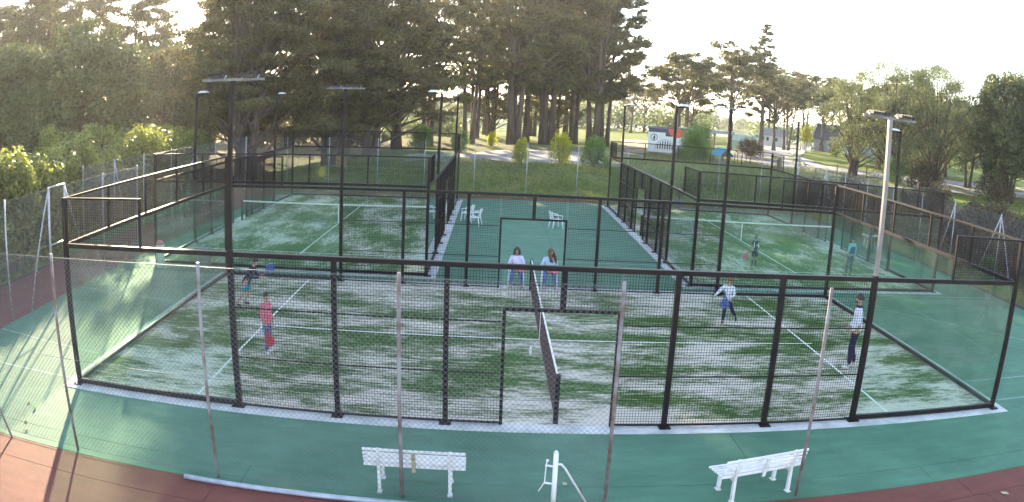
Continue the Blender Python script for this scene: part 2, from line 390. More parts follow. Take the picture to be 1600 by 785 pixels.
_xs = np.concatenate([np.arange(-1500, -80, 71.0), np.arange(-80, -12, 4.0), np.arange(-12, 60, 0.75), np.arange(60, 140, 4.0), np.arange(140, 1800, 83.0)])
_ys = np.concatenate([np.arange(-400, -20, 38.0), np.arange(-20, 30, 5.0), np.arange(30, 62, 0.6), np.arange(62, 130, 3.0), np.arange(130, 400, 6.0), np.arange(400, 2400, 100.0)])
X, Y = np.meshgrid(_xs, _ys); Z = height(X, Y)
nx, ny = len(_xs), len(_ys)
_i = (np.arange(ny-1)[:, None]*nx + np.arange(nx-1)[None, :]).ravel()
me = np_mesh('ground', np.stack([X.ravel(), Y.ravel(), Z.ravel()], 1), np.stack([_i, _i+1, _i+1+nx, _i+nx], 1))
me.polygons.foreach_set('use_smooth', np.ones(len(me.polygons), bool))
lit = me.attributes.new('litter', 'FLOAT', 'POINT')
# needle litter lies under the pine wood, along the left bank and behind the right fence
_l = np.exp(-(((X-2)/16)**2+((Y-66)/13)**2))*0.85 + 0.75*sstep((-X-1)/8)*sstep((Y-30)/6) + 0.6*sstep((X-28)/3)*(1-sstep((X-38)/6))*(1-sstep((Y-40)/12)) + 0.8*np.exp(-(((X-4)/6)**2+((Y-44.5)/2.5)**2))
lit.data.foreach_set('value', np.clip(_l, 0, 1).ravel().astype(np.float32))
me.materials.append(GROUND)
ground = structure(bpy.data.objects.new('ground', me)); COL.objects.link(ground)

def ribbon(name, up, low, m, lift=0.04):
    """a path laid over the terrain between two edge lines"""
    n = 40; vs = []; fs = []
    def lerp(pts, t):
        k = t*(len(pts)-1); i = min(int(k), len(pts)-2); a = k-i
        return (pts[i][0]*(1-a)+pts[i+1][0]*a, pts[i][1]*(1-a)+pts[i+1][1]*a)
    w = 14
    for i in range(n+1):
        a = lerp(up, i/n); b = lerp(low, i/n)
        for j in range(w+1):
            t = j/w; x = a[0]*(1-t)+b[0]*t; y = a[1]*(1-t)+b[1]*t
            vs.append((x, y, hz(x, y)+lift))
    for i in range(n):
        for j in range(w): q = i*(w+1)+j; fs.append((q, q+1, q+w+2, q+w+1))
    mb = MB(); mb.add(vs, fs, True); return structure(mb.build(name, m))
ribbon('path', [(1.5, 50), (4.3, 51.5), (7.9, 57.0), (12.3, 63.3), (16.0, 63.2), (19.2, 66.3), (24.1, 66.7)], [(1.5, 44), (5.0, 43.9), (8.2, 44.1), (11.5, 45.4), (14.4, 46.4), (17.0, 45.5), (20.2, 47.6)], PATH)
ribbon('path', [(41.8, 93.0), (66.5, 144.4), (94.5, 180.3), (84.2, 170.6), (57.1, 108.8), (48.7, 74.0), (56.1, 68.3), (77.9, 74.3), (110, 90)], [(35.6, 73.0), (36.5, 66), (37.1, 60.3), (36.5, 53), (37.3, 49.0), (42.9, 45.5), (58.1, 50.3), (77, 58), (110, 74)], PATH)
ribbon('earth_patch', [(28.3, 108.1), (33.6, 106.6)], [(22.8, 70.8), (30.4, 70.2)], DIRT)

# water of the inlet beyond the trees and its far shore
mb = MB(); mb.add([(-700, 186, -0.25), (1200, 186, -0.25), (1200, 372, -0.25), (-700, 372, -0.25)], [(0, 1, 2, 3)])
WATER = mat('water', (0.10, 0.13, 0.15), 0.12, 0, 0.1, 0.2, 0.25, 1.5, 0.8)
structure(mb.build('water', WATER))

# ------------------------------------------------------------------ hard courts
def slab_field(base_name, rects, m, z):
    x0 = min(r[0] for r in rects); y0 = min(r[1] for r in rects); x1 = max(r[2] for r in rects); y1 = max(r[3] for r in rects)
    mb = MB(); mb.box((x0+.02, y0+.02, z-0.09), (x1-.02, y1-.02, z-0.006))
    root = structure(mb.build(base_name, JOINT))
    for (a, b, c, d) in rects:
        q = MB(); q.box((a+.006, b+.006, z-0.08), (c-.006, d-.006, z)); q.build('floor_slab', m, root)
    return root
GX0, GX1, GY0, GY1 = -4.75, 28.6, -3.05, 33.0
slab_field('green_hardcourt', [(GX0, -3.05, 4.95, -2.38), (4.95, -3.05, 10.2, -2.38), (10.2, -3.05, 16.4, -2.38), (16.4, -3.05, GX1, -2.38),
                               (GX0, -2.38, 13.2, 11.2), (13.2, -2.38, GX1, 11.2), (GX0, 11.2, 11.2, GY1), (11.2, 11.2, GX1, GY1)], GREENFLOOR, 0.0)
slab_field('red_hardcourt', [(-12, -3.78, 4.55, -3.05), (4.55, -3.78, 9.6, -3.05), (9.6, -3.78, 16.9, -3.05), (16.9, -3.78, 34, -3.05),
                             (-12, -22, -0.35, -3.78), (-0.35, -22, 4.75, -3.78), (4.75, -22, 9.9, -3.78), (9.9, -22, 17.2, -3.78), (17.2, -22, 34, -3.78),
                             (-7.9, -3.05, GX0, 12.0), (-7.9, 12.0, GX0, 34.1), (GX0, GY1, 12, 34.1), (12, GY1, 28.6, 34.1)], REDFLOOR, -0.002)
def flat_line(parent, a, b, w, m, z, name='court_line'):
    a = Vector((*a, 0)); b = Vector((*b, 0)); d = (b-a).normalized(); n = Vector((-d.y, d.x, 0))*w/2
    mb = MB(); z1 = z+0.003
    mb.add([(*(a-n).xy, z1), (*(b-n).xy, z1), (*(b+n).xy, z1), (*(a+n).xy, z1)], [(0, 1, 2, 3)])
    return mb.build(name, m, parent)
gf = bpy.data.objects['green_hardcourt']
for a, b in (((20.45, 1.86), (28.4, 1.9)), ((20.5, 0.43), (28.4, 0.4)), ((21.7, 9.0), (26.1, 4.4)), ((-4.7, 2.62), (-.5, 1.9)), ((-4.7, 0.35), (-.4, 0.2)), ((-4.6, 7.6), (-0.5, 6.9)), ((22.1, 11.1), (28.4, 10.9)), ((7.0, 15.0), (15.2, 15.1)), ((7.0, 20.4), (15.2, 20.5))):
    flat_line(gf, a, b, 0.05, OLDLINE, 0.0, 'faded_line')

# ------------------------------------------------------------------ padel courts
H3, H4 = 2.92, 3.89
def grid_panel(mb, o, du, lu, dv, lv, su, sv, r):
    """woven wire panel: straight wires both ways, with real thickness"""
    o = Vector(o); du = Vector(du); dv = Vector(dv); n = du.cross(dv).normalized()
    k = max(1, int(round(lu/su)))
    for i in range(1, k): p = o+du*(lu*i/k); mb.bar(p+n*r*.5, p+dv*lv+n*r*.5, 2*r, 2*r, False, n)
    k = max(1, int(round(lv/sv)))
    for i in range(1, k): p = o+dv*(lv*i/k); mb.bar(p-n*r*1.5, p+du*lu-n*r*1.5, 2*r, 2*r, False, n)

def padel_court(label, loc, rz, W, turf_m, wr, skip_posts=()):
    """enclosure of one court, long axis along local x, centred on loc"""
    root = thing('padel_court_enclosure', label, 'padel court', loc, rz)
    hw = W/2; L = 10.0
    PW = 0.095
    # kerb and turf belong to the setting
    k = MB(); e = 0.33
    k.box((-L-e, -hw-e, -0.08), (L+e, -hw+.02, 0.014)); k.box((-L-e, hw-.02, -0.08), (L+e, hw+e, 0.014))
    k.box((-L-e, -hw+.02, -0.08), (-L+.02, hw-.02, 0.014)); k.box((L-.02, -hw+.02, -0.08), (L+e, hw-.02, 0.014))
    ko = structure(k.build('concrete_kerb', KERB)); ko.location = loc; ko.rotation_euler = (0, 0, rz)
    t = MB(); t.box((-L+.02, -hw+.02, -0.07), (L-.02, hw-.02, 0.010))
    to = structure(t.build('artificial_turf', turf_m)); to.location = loc; to.rotation_euler = (0, 0, rz)
    SL = 7.05
    flat_line(to, (-SL, -hw+.05), (-SL, hw-.05), 0.055, LINE, 0.012); flat_line(to, (SL, -hw+.05), (SL, hw-.05), 0.055, LINE, 0.012)
    flat_line(to, (-SL-.2, 0), (SL+.2, 0), 0.055, LINE, 0.014)
    posts = [-10, -6, -4, -2, 0, 2, 4, 6, 10]
    for sy in (-1, 1):
        y = sy*hw
        for x in posts:
            if (x, sy) in skip_posts: continue
            m = MB()
            if x == 0:
                m.box((-PW/2, y-PW/2, 2.16), (PW/2, y+PW/2, H3)); m.build('post', FRAME, root); continue
            top = H4 if abs(x) == 10 else H3
            xx = x
            m.box((xx-PW/2, y-PW/2, 0.03), (xx+PW/2, y+PW/2, top))
            m.build('post', FRAME, root)
            if True:
                f = MB(); f.box((xx-.11, y-.11+sy*.05, 0.014), (xx+.11, y+.11+sy*.05, 0.03))
                for bx in (-.075, .075): f.tube([(xx+bx, y+sy*.125, .03), (xx+bx, y+sy*.125, .055)], .014, 6)
                f.build('base_plate', FRAME, root)
        # rails of the long side
        m = MB(); m.box((-10+PW/2, y-.045, H3-.035), (10-PW/2, y+.045, H3+.05)); m.build('top_rail', FRAME, root)
        for a, b in ((-10, -6), (6, 10)):
            m = MB(); m.box((a+PW/2, y-.04, 0.03), (b-PW/2, y+.04, 0.12)); m.build('bottom_rail', FRAME, root)
            for p0, p1 in ((a+.055, (a+b)/2-.006), ((a+b)/2+.006, b-.055)):
                g = MB(); g.box((p0, y-.006, 0.13), (p1, y+.006, H3-.04)); g.build('glass_pane', GLASS, root)
        for a, b in ((-6, -1), (1, 6)):
            m = MB(); m.box((a+PW/2, y-.018, 0.03), (b-.03 if b != 6 else b-PW/2, y+.018, 0.065)) if a == -6 else m.box((a+.03, y-.018, 0.03), (b-PW/2, y+.018, 0.065)); m.build('bottom_rail', FRAME, root)
            for z in (1.0, 1.95):
                segs = [p for p in posts if a <= p <= b and p != 0] + ([b] if b == -1 else []) + ([a] if a == 1 else [])
                segs = sorted(set(segs))
                for p0, p1 in zip(segs[:-1], segs[1:]):
                    m = MB(); m.box((p0+.05, y-.012, z-.012), (p1-.05, y+.012, z+.012)); m.build('mid_rail', FRAME, root)
        # door frame
        for x in (-1, 1):
            m = MB(); m.box((x-.03, y-.03, 0.014), (x+.03, y+.03, 2.155)); m.build('door_jamb', FRAME, root)
        m = MB(); m.box((-1.03, y-.03, 2.10+.055), (1.03, y+.03, 2.16+.055)); m.build('lintel', FRAME, root)
        # wire mesh of the long side, bay by bay
        bays = [(-6, -4), (-4, -2), (-2, -1), (1, 2), (2, 4), (4, 6)]
        for a, b in bays:
            m = MB(); grid_panel(m, (a+.03, y+.001, 0.06), (1,0,0), b-a-.06, (0,0,1), H3-.1, 0.052, 0.052, wr); m.build('wire_mesh', WIRE, root, 'stuff')
        m = MB(); grid_panel(m, (-1, y+.001, 2.2), (1,0,0), 2.0, (0,0,1), H3-2.24, 0.052, 0.052, wr); m.build('wire_mesh', WIRE, root, 'stuff')
        # stepped mesh over the corner glass
        for a, b, xe in ((-10, -8, -8), (8, 10, 8)):
            m = MB(); m.box((xe-.025, y-.025, H3+.05), (xe+.025, y+.025, H4)); m.build('corner_upright', FRAME, root)
            m = MB(); m.box((a+.05, y-.02, H4-.04), (b-.026, y+.02, H4)) if a == -10 else m.box((a+.026, y-.02, H4-.04), (b-.05, y+.02, H4)); m.build('upper_rail', FRAME, root)
            m = MB(); grid_panel(m, (a+.03, y+.001, H3+.05), (1,0,0), 1.94, (0,0,1), H4-H3-.08, 0.052, 0.052, wr); m.build('wire_mesh', WIRE, root, 'stuff')
    for sx in (-1, 1):
        x = sx*L
        m = MB(); m.box((x-.04, -hw+PW/2, 0.03), (x+.04, hw-PW/2, 0.12)); m.build('bottom_rail', FRAME, root)
        m = MB(); m.box((x-.045, -hw+PW/2, H3-.035), (x+.045, hw-PW/2, H3+.05)); m.build('top_rail', FRAME, root)
        m = MB(); m.box((x-.022, -hw+PW/2, H4-.045), (x+.022, hw-PW/2, H4)); m.build('upper_rail', FRAME, root)
        n = 5
        for i in range(n):
            a = -hw+W*i/n; b = -hw+W*(i+1)/n
            g = MB(); g.box((x-.006, a+(.055 if i == 0 else .006), 0.13), (x+.006, b-(.055 if i == n-1 else .006), H3-.04)); g.build('glass_pane', GLASS, root)
            if i: m = MB(); m.box((x-.025, a-.025, H3+.05), (x+.025, a+.025, H4-.045)); m.build('upper_post', FRAME, root)
            m = MB(); grid_panel(m, (x+.001, a+.03, H3+.05), (0,1,0), b-a-.06, (0,0,1), H4-H3-.08, 0.052, 0.040, wr); m.build('wire_mesh', WIRE, root, 'stuff')
    return root

def padel_net(label, loc, rz, W, gr):
    root = thing('padel_net', label, 'net', loc, rz, gr); hw = W/2-.12
    for sy in (-1, 1):
        m = MB(); m.box((-.045, sy*hw-.045, 0.012), (.045, sy*hw+.045, 0.97)); m.build('net_post', FRAME, root)
    m = MB(); n = 24
    def zt(t): return 0.88+0.05*(2*t-1)**2
    for k in range(n):                                          # the tape sags a little in the middle
        t0, t1 = k/n, (k+1)/n
        m.bar((0, -hw+.05+(2*hw-.1)*t0, zt(t0)), (0, -hw+.05+(2*hw-.1)*t1, zt(t1)), 0.022, 0.065)
    m.build('net_tape', TAPE, root)
    m = MB()
    for i in range(int(2*hw/0.045)):
        y = -hw+.05+i*.045; t = (y+hw)/(2*hw)
        m.bar((0.001, y, 0.03), (0.001, y, zt(t)-.03), .004, .004, False)
    for j in range(20):
        z = 0.03+j*.042
        m.bar((-.003, -hw+.05, z), (-.003, hw-.05, z), .004, .004, False)
    m.build('net_mesh', NETM, root, 'stuff')
    m = MB(); m.box((-.012, -.025, 0.014), (.012, .025, 0.855)); m.build('centre_strap', TAPE, root)
    return root

W1 = 10.567; W2 = 10.05
C1 = (10.0, W1/2, 0); C2 = (1.62, 21.75, 0); C3 = (20.45, 21.75, 0)
padel_court('near padel court with sandy green turf, four players and two long mesh sides', C1, 0, W1, TURF1, 0.0028, skip_posts={(-6, -1), (6, -1), (-6, 1), (6, 1)})
padel_court('back left padel court standing empty, shaded by the big cypresses', C2, R_(90), W2, TURF2, 0.0026, skip_posts={(-6, -1), (6, -1), (-6, 1), (6, 1)})
padel_court('back right padel court with boy in number 14 shirt and man in vest', C3, R_(90), W2, TURF3, 0.0026, skip_posts={(-6, -1), (6, -1), (-6, 1), (6, 1)})
padel_net('brown padel net of the near court, seen end-on down its length', C1, 0, W1, 'padel nets')
padel_net('padel net of the back left court, its white tape seen broadside', C2, R_(90), W2, 'padel nets')
padel_net('padel net of the back right court behind the boy in number 14', C3, R_(90), W2, 'padel nets')

# ------------------------------------------------------------------ floodlights: they are the posts 4 m from each court corner
def big_pole(label, x, y, side):
    root = thing('floodlight_pole', label, 'floodlight', (x, y, 0), 0, 'six-metre floodlight poles of the near court')
    m = MB(); m.box((-.05, -.05, .03), (.05, .05, 3.0)); m.build('pole', FRAME, root)
    m = MB(); m.box((-.04, -.04, 3.0), (.04, .04, 6.01)); m.build('upper_pole', POLE_SUNLIT if (side < 0 and x > 10) else FRAME, root)  # front right upper half is coloured as if sunlit, the others keep frame paint
    m = MB(); m.box((-.13, -.13, .014), (.13, .13, .03))
    for a in (-.1, .1): m.tube([(a, -.1, .03), (a, -.1, .06)], .014, 6)
    m.build('base_plate', FRAME, root)
    m = MB(); m.box((-.62, -.022, 6.01), (.62, .022, 6.055)); m.build('crossarm', ARMM, root)
    for xx in (-.33, .33):
        lamp = MB(); lamp.box((xx-.15, -.17, 6.075), (xx+.15, .15, 6.12))
        for k in range(5): lamp.box((xx-.11+.055*k-.006, -.15, 6.12), (xx-.11+.055*k+.006, .13, 6.145))
        lo = lamp.build('floodlight', LED, root)
        for bx in (-.16, .16): b = MB(); b.bar((xx+bx, -.03, 6.05), (xx+bx, .06, 6.11), .01, .03); b.build('bracket', GALV, lo)
        g = MB(); g.box((xx-.105, -.15, 6.068), (xx+.105, .13, 6.074)); g.build('lens', LENS, lo)
    return root
big_pole('tall floodlight pole at front left, rising behind the player in blue shorts', 4, 0, -1)
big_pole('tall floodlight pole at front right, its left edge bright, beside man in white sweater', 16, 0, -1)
big_pole('floodlight pole on the rear side, seen against dark cypress, between net and left end', 4, W1, 1)
big_pole('floodlight pole on the rear side in front of the blue playhouse', 16, W1, 1)
def small_pole(label, x, y, sx):
    root = thing('lamp_pole', label, 'floodlight', (x, y, 0), 0, 'slim lamp poles of the back courts')
    m = MB(); m.box((-.05, -.05, .03), (.05, .05, 6.0)); m.build('pole', FRAME, root)
    m = MB(); m.box((-.12, -.12, .014), (.12, .12, .03)); m.build('base_plate', FRAME, root)
    m = MB(); m.bar((-.04*sx, 0, 5.94), (.34*sx, 0, 6.02), .04, .04); m.build('arm', FRAME, root)
    m = MB(); m.box((min(.1*sx, .5*sx), -.14, 6.03), (max(.1*sx, .5*sx), .14, 6.075)); m.box((min(.16*sx, .44*sx), -.1, 6.075), (max(.16*sx, .44*sx), .1, 6.11)); m.build('lamp_head', LEDGREY, root)
    return root
CX = W2/2
small_pole('slim lamp pole at far left, grey head against the dark foliage', C2[0]-CX, C2[1]-6, 1)
small_pole('slim lamp pole beside big cypress trunks, second from the left', C2[0]-CX, C2[1]+6, 1)
small_pole('slim lamp pole on corridor side of back left court, the nearer one', C2[0]+CX, C2[1]-6, -1)
small_pole('slim lamp pole at far end of corridor, left side', C2[0]+CX, C2[1]+6, -1)
small_pole('slim lamp pole in front of the mural kiosk, thick and dark', C3[0]-CX, C3[1]-6, 1)
small_pole('slim lamp pole at far end of corridor, right side, left of the kiosk', C3[0]-CX, C3[1]+6, 1)
small_pole('slim lamp pole half hidden behind the bright front right pole', C3[0]+CX, C3[1]-6, -1)
small_pole('slim lamp pole standing left of the yellow sapling', C3[0]+CX, C3[1]+6, -1)

# ------------------------------------------------------------------ chain-link fences
def chain(mb, A, B, z0, z1, s=0.085, r=0.0016):
    A = Vector((*A, 0)); B = Vector((*B, 0)); d = B-A; Ln = d.length; d /= Ln; n = Vector((-d.y, d.x, 0)); H = z1-z0
    k = int((Ln+H)/s)
    for i in range(1, k):
        u = i*s
        for sg in (1, -1):
            ua, ub = u-H, u
            za, zb = 0.0, H
            # wire from (ua, 0) to (ub, H), clipped to the panel
            if ua < 0: za = -ua; ua = 0
            if ub > Ln: zb = H-(ub-Ln); ub = Ln
            if ub-ua < .02: continue
            if sg < 0: ua, ub = Ln-ua, Ln-ub
            mb.bar(A+d*ua+n*r*sg*.6+Vector((0,0,z0+za)), A+d*ub+n*r*sg*.6+Vector((0,0,z0+zb)), 2*r, 2*r, False, n)
def fence(label, pts, mesh_spans, zt=3.38, stays=(), rust=False, wires=True, s=0.085, r=0.0016, mtop=None, zf=None):
    root = thing('chain_link_fence', label, 'fence', (pts[0][0], pts[0][1], 0)); o = Vector((pts[0][0], pts[0][1], 0))
    loc = lambda p, z=0: (p[0]-o.x, p[1]-o.y, z)
    base = (lambda p: hz(*p)) if zf else (lambda p: 0.0)
    for p in pts:
        m = MB(); m.tube([loc(p, base(p)-.2), loc(p, zt+base(p))], .028, 8); m.build('post', RUSTY if rust else GALV, root)
    for a, b in stays:
        m = MB(); m.tube([loc(a, zt-.08), loc(b, .0)], .024, 8); m.build('stay', GALV, root)
    mt = (mtop or zt)-.06
    for a, b in mesh_spans:
        m = MB(); A = loc(a); B = loc(b); chain(m, A[:2], B[:2], 0.03+base(a), mt+base(a), s, r); m.build('chain_link', WIREG, root, 'stuff')
        if wires:
            for z in (0.06, mt*.5, mt): m = MB(); m.bar((A[0], A[1], z+base(a)), (B[0], B[1], z+base(b)), .006, .006, False); m.build('tension_wire', WIREG, root)
    return root
FX = [-1.42, 1.62, 4.54, 7.52, 10.51, 13.6]; FY = -2.93
fp = [(x, FY) for x in FX]
fence('front chain-link fence with rusty posts, running behind the white benches', fp, list(zip(fp[:4], fp[1:5])), 3.4, stays=[((-1.42, FY-.03), (-0.05, -3.1))], rust=True)
lp = [(-4.62, 0.3), (-4.7, 3.3), (-4.78, 6.0)]
fence('short chain-link fence at left edge, left of the metal gate frame', lp, list(zip(lp[:-1], lp[1:])), 3.38, stays=[((-4.78, 6.0), (-4.75, 4.5))])
lp = [(-4.8, 7.12), (-4.86, 10.0), (-4.88, 13.0)]
fence('chain-link fence between the gate frame and the hedge corner', lp, list(zip(lp[:-1], lp[1:])), 3.38, stays=[((-4.8, 7.12), (-4.85, 8.9))])
lp = [(-7.84, 13.2), (-7.8, 16.1), (-7.65, 19.0), (-7.5, 22.1), (-7.4, 25.2), (-7.5, 28.7), (-7.45, 31.4), (-7.4, 34.2)]
fence('long chain-link fence in front of the clipped hedge on the left', lp, list(zip(lp[:-1], lp[1:])), 3.38, stays=[((-7.8, 16.1), (-7.8, 17.5)), ((-7.4, 25.2), (-7.42, 23.8)), ((-7.4, 25.2), (-7.42, 26.7))])
lp = [(-4.88, 13.0), (-7.84, 13.2)]
fence('one-bay chain-link fence joining two fence lines by the hedge', lp, [lp], 3.3)
lp = [(-7.38, 34.25), (-4.46, 34.2), (-1.64, 34.2), (1.5, 34.2), (4.45, 34.2), (7.52, 34.2), (10.7, 34.2), (13.8, 34.2), (16.9, 34.2), (19.8, 34.2), (22.8, 34.2), (25.7, 34.2), (28.3, 34.2)]
fence('back chain-link fence on grey posts below the grassy bank', lp, list(zip(lp[:-1], lp[1:])), 3.36, s=0.12, r=0.0018)
lp = [(28.3, y) for y in (5.2, 8.1, 11.1, 14.8, 17.8, 20.8, 23.8, 26.7, 29.5, 34.1)]
fence('right chain-link fence with braced A-shaped posts before the brambles', lp, list(zip(lp[:-1], lp[1:])), 3.36, stays=[((28.3, 11.1), (28.3, 12.9)), ((28.3, 11.1), (28.3, 9.6)), ((28.3, 14.8), (28.3, 16.2)), ((28.3, 29.5), (28.3, 31.0)), ((28.3, 29.5), (28.3, 28.2))])
g = thing('metal_gate', 'narrow galvanised gate frame in the left fence, taller than the court wall', 'gate', (-4.79, 6.56, 0))
for y in (-.5, .5): m = MB(); m.tube([(0, y, 0), (0, y, 3.38)], .03, 8); m.build('gate_post', GALV, g)
m = MB(); m.tube([(0, -.5, 3.36), (0, .5, 3.36)], .026, 8); m.build('top_bar', GALV, g)
m = MB(); m.tube([(0, -.5, 1.62), (0, .5, 1.62)], .022, 8); m.build('middle_bar', GALV, g)
m = MB(); chain(m, (0, -.47), (0, .47), .05, 3.3); m.build('chain_link', WIREG, g, 'stuff')

# ------------------------------------------------------------------ benches, post, pipe, chairs
def bench(label, x, y, rz, brace=None):
    """seat towards +y, backrest towards the camera"""
    root = thing('bench', label, 'bench', (x, y, 0), rz, 'white slatted benches on the green apron')
    hl = 0.76
    for i in range(5):
        m = MB(); z = 0.43+0.073*i; yy = -0.235-0.022*i
        m.box((-hl, yy-.014, z), (hl, yy+.014, z+.041)); m.build('back_slat', WHITE, root, bevel=0.005)
    for i in range(5):
        m = MB(); yy = -0.17+.085*i
        m.box((-hl, yy-.029, .425-.006*i+.02), (hl, yy+.029, .455-.006*i+.02)); m.build('seat_slat', WHITE, root, bevel=0.005)
    for sx in (-1, 1):
        x0 = sx*.53
        m = MB(); m.prism([(-.30, .0), (-.24, .0), (-.225, .40), (-.29, .76), (-.345, .76), (-.275, .42)], 'x', x0-.024, x0+.024); m.box((x0-.038, -.33, 0.0), (x0+.038, -.22, .016)); m.build('rear_leg', WHITE, root)
        m = MB(); m.prism([(.16, .0), (.22, .0), (.20, .42), (.14, .42)], 'x', x0-.024, x0+.024); m.box((x0-.038, .14, 0.0), (x0+.038, .25, .016)); m.build('front_leg', WHITE, root)
        m = MB(); m.prism([(-.225, .36), (.14, .36), (.14, .42), (-.225, .42)], 'x', x0-.028, x0+.028); m.build('seat_support', WHITE, root)
    m = MB(); m.prism([(-.262, .36), (-.245, .36), (-.258, .44), (-.338, .72), (-.352, .72), (-.275, .44)], 'x', -.03, .03); m.build('centre_brace', brace or WHITE, root)
    return root
bench('white slatted bench at left, seen from behind, with rusty centre brace', 7.69, -2.52, R_(0.5), RUSTPATCH)
bench('white slatted bench at right, turned so its seat shows', 12.93, -2.62, R_(13))

p = thing('net_post', 'white steel net post with winder handles and slanting stay', 'post', (9.70, -3.34, 0))
m = MB(); m.tube([(0, 0, 0), (0, 0, 1.06)], .036, 12); m.tube([(0, 0, 1.06), (0, 0, 1.09)], [.036, .018], 12); m.build('post', WHITE, p)
m = MB(); m.tube([(0.03, 0, .88), (.08, 0, .88), (.14, .02, .80), (.55, .28, .02)], .017, 8); m.build('stay', WHITE, p)
for z in (.84, .56):
    m = MB(); m.tube([(0, 0, z), (-.14, -.02, z+.03)], .016, 8); m.build('arm', WHITE, p)
m = MB(); m.tube([(-.12, -.02, .94), (-.13, -.02, .87), (-.14, -.02, .60), (-.22, -.04, .46)], .009, 6); m.sphere((-.115, -.02, .945), .022); m.build('winder_rod', WHITE, p)
pp = MB(); pts = [(4.0, -3.16), (5.4, -3.17), (6.9, -3.17), (8.3, -3.2), (8.62, -3.21)]
pp.tube([(x-6, y+3.17, .04) for x, y in pts], .042, 10)
PIPE = mat('pipe_paint', (0.30, 0.33, 0.42), 0.45, 0.2, 0.2, 4)
tag(pp.build('pipe', PIPE), 'long blue-grey pipe lying on the red floor edge', 'pipe', None, (6, -3.17, 0))

def plastic_chair(label, x, y, rz, group='white plastic garden chairs'):
    """seat faces local +y"""
    root = thing('plastic_chair', label, 'chair', (x, y, 0), rz, group)
    m = MB(); m.prism([(-.22, .405), (.23, .43), (.25, .41), (.23, .40), (-.22, .38)], 'x', -.22, .22); m.build('seat', PLASTIC, root)
    for sx in (-1, 1):
        m = MB(); m.tube([(sx*.25, .25, 0), (sx*.22, .20, .41)], [.022, .03], 6); m.build('front_leg', PLASTIC, root)
        m = MB(); m.tube([(sx*.25, -.27, 0), (sx*.21, -.20, .41)], [.022, .03], 6); m.build('rear_leg', PLASTIC, root)
        m = MB(); m.tube([(sx*.225, .20, .41), (sx*.26, .20, .62), (sx*.27, .0, .65), (sx*.25, -.24, .66)], .022, 6); m.build('armrest', PLASTIC, root)
    b = MB()
    for k in range(5):
        xx = -.16+.08*k
        b.bar((xx, -.205, .41), (xx*1.08, -.295, .80), .05, .014, True, (0, 1, 0))
    b.tube([(-.23, -.21, .42), (-.24, -.27, .68), (-.19, -.30, .82), (0, -.31, .86), (.19, -.30, .82), (.24, -.27, .68), (.23, -.21, .42)], .018, 6)
    b.build('backrest', PLASTIC, root)
    return root
plastic_chair('white plastic chair under the woman with short dark hair', 9.56, 11.12, R_(180))
plastic_chair('white plastic chair under the woman with long loose hair', 10.60, 11.08, R_(180))
plastic_chair('empty white plastic chair in the corridor, nearer of the left pair', 7.95, 22.7, R_(75))
plastic_chair('empty white plastic chair in the corridor, farther of the left pair', 7.55, 24.0, R_(70))
plastic_chair('empty white plastic chair alone in the middle of corridor', 11.72, 22.9, R_(-70))

t = thing('plastic_table', 'white plastic table beyond the right glass, by the brambles', 'table', (27.35, 21.2, 0))
m = MB(); m.tube([(0, 0, .69), (0, 0, .73)], .45, 20); m.build('tabletop', PLASTIC, t)
for a in range(4): m = MB(); c = math.cos(a*math.pi/2+.7); s_ = math.sin(a*math.pi/2+.7); m.tube([(c*.26, s_*.26, .69), (c*.36, s_*.36, 0)], .025, 6); m.build('leg', PLASTIC, t)
CRATE = mat('dark_crate', (0.05, 0.05, 0.06), 0.6, 0, 0.2, 5)
m = MB(); m.box((-.22, -.16, 0), (.22, .16, .025))
for a in range(3):
    z = .04+.075*a
    m.box((-.22, -.16, z), (.22, -.145, z+.05)); m.box((-.22, .145, z), (.22, .16, z+.05)); m.box((-.22, -.145, z), (-.205, .145, z+.05)); m.box((.205, -.145, z), (.22, .145, z+.05))
for sx in (-1, 1):
    for sy in (-1, 1): m.box((sx*.2-.018, sy*.14-.018, .02), (sx*.2+.018, sy*.14+.018, .25))
tag(m.build('crate', CRATE), 'dark slatted crate standing on the white table', 'crate', None, (27.3, 21.2, .73), .3)

# bins by the rear left corner
BINP = mat('bin_pale', (0.50, 0.58, 0.55), 0.5, 0, 0.12, 4); BINR = mat('bin_red', (0.52, 0.12, 0.13), 0.45, 0, 0.1, 4); BING = mat('bin_grey', (0.13, 0.17, 0.20), 0.5, 0, 0.15, 4)
b = thing('bin', 'pale round litter bin with a red domed top', 'bin', (-2.92, 11.1, 0))
m = MB(); m.tube([(0, 0, 0), (0, 0, .04), (0, 0, .78), (0, 0, .80)], [.15, .165, .17, .16], 18); m.build('body', BINP, b)
m = MB(); m.tube([(0, 0, .80), (0, 0, .86), (0, 0, .92), (0, 0, .95)], [.165, .15, .10, .03], 18); m.build('lid', BINR, b)
b = thing('utility_box', 'grey square ball box outside the rear left glass', 'box', (-1.15, 11.25, 0))
m = MB(); m.box((-.20, -.17, 0.03), (.20, .17, .68)); m.build('body', BING, b, bevel=.01)
m = MB(); m.box((-.22, -.19, .685), (.22, .19, .73)); m.build('lid', BING, b, bevel=.008)
for sx in (-1, 1): m = MB(); m.box((sx*.16-.03, -.13, 0), (sx*.16+.03, .13, .03)); m.build('foot', BING, b)

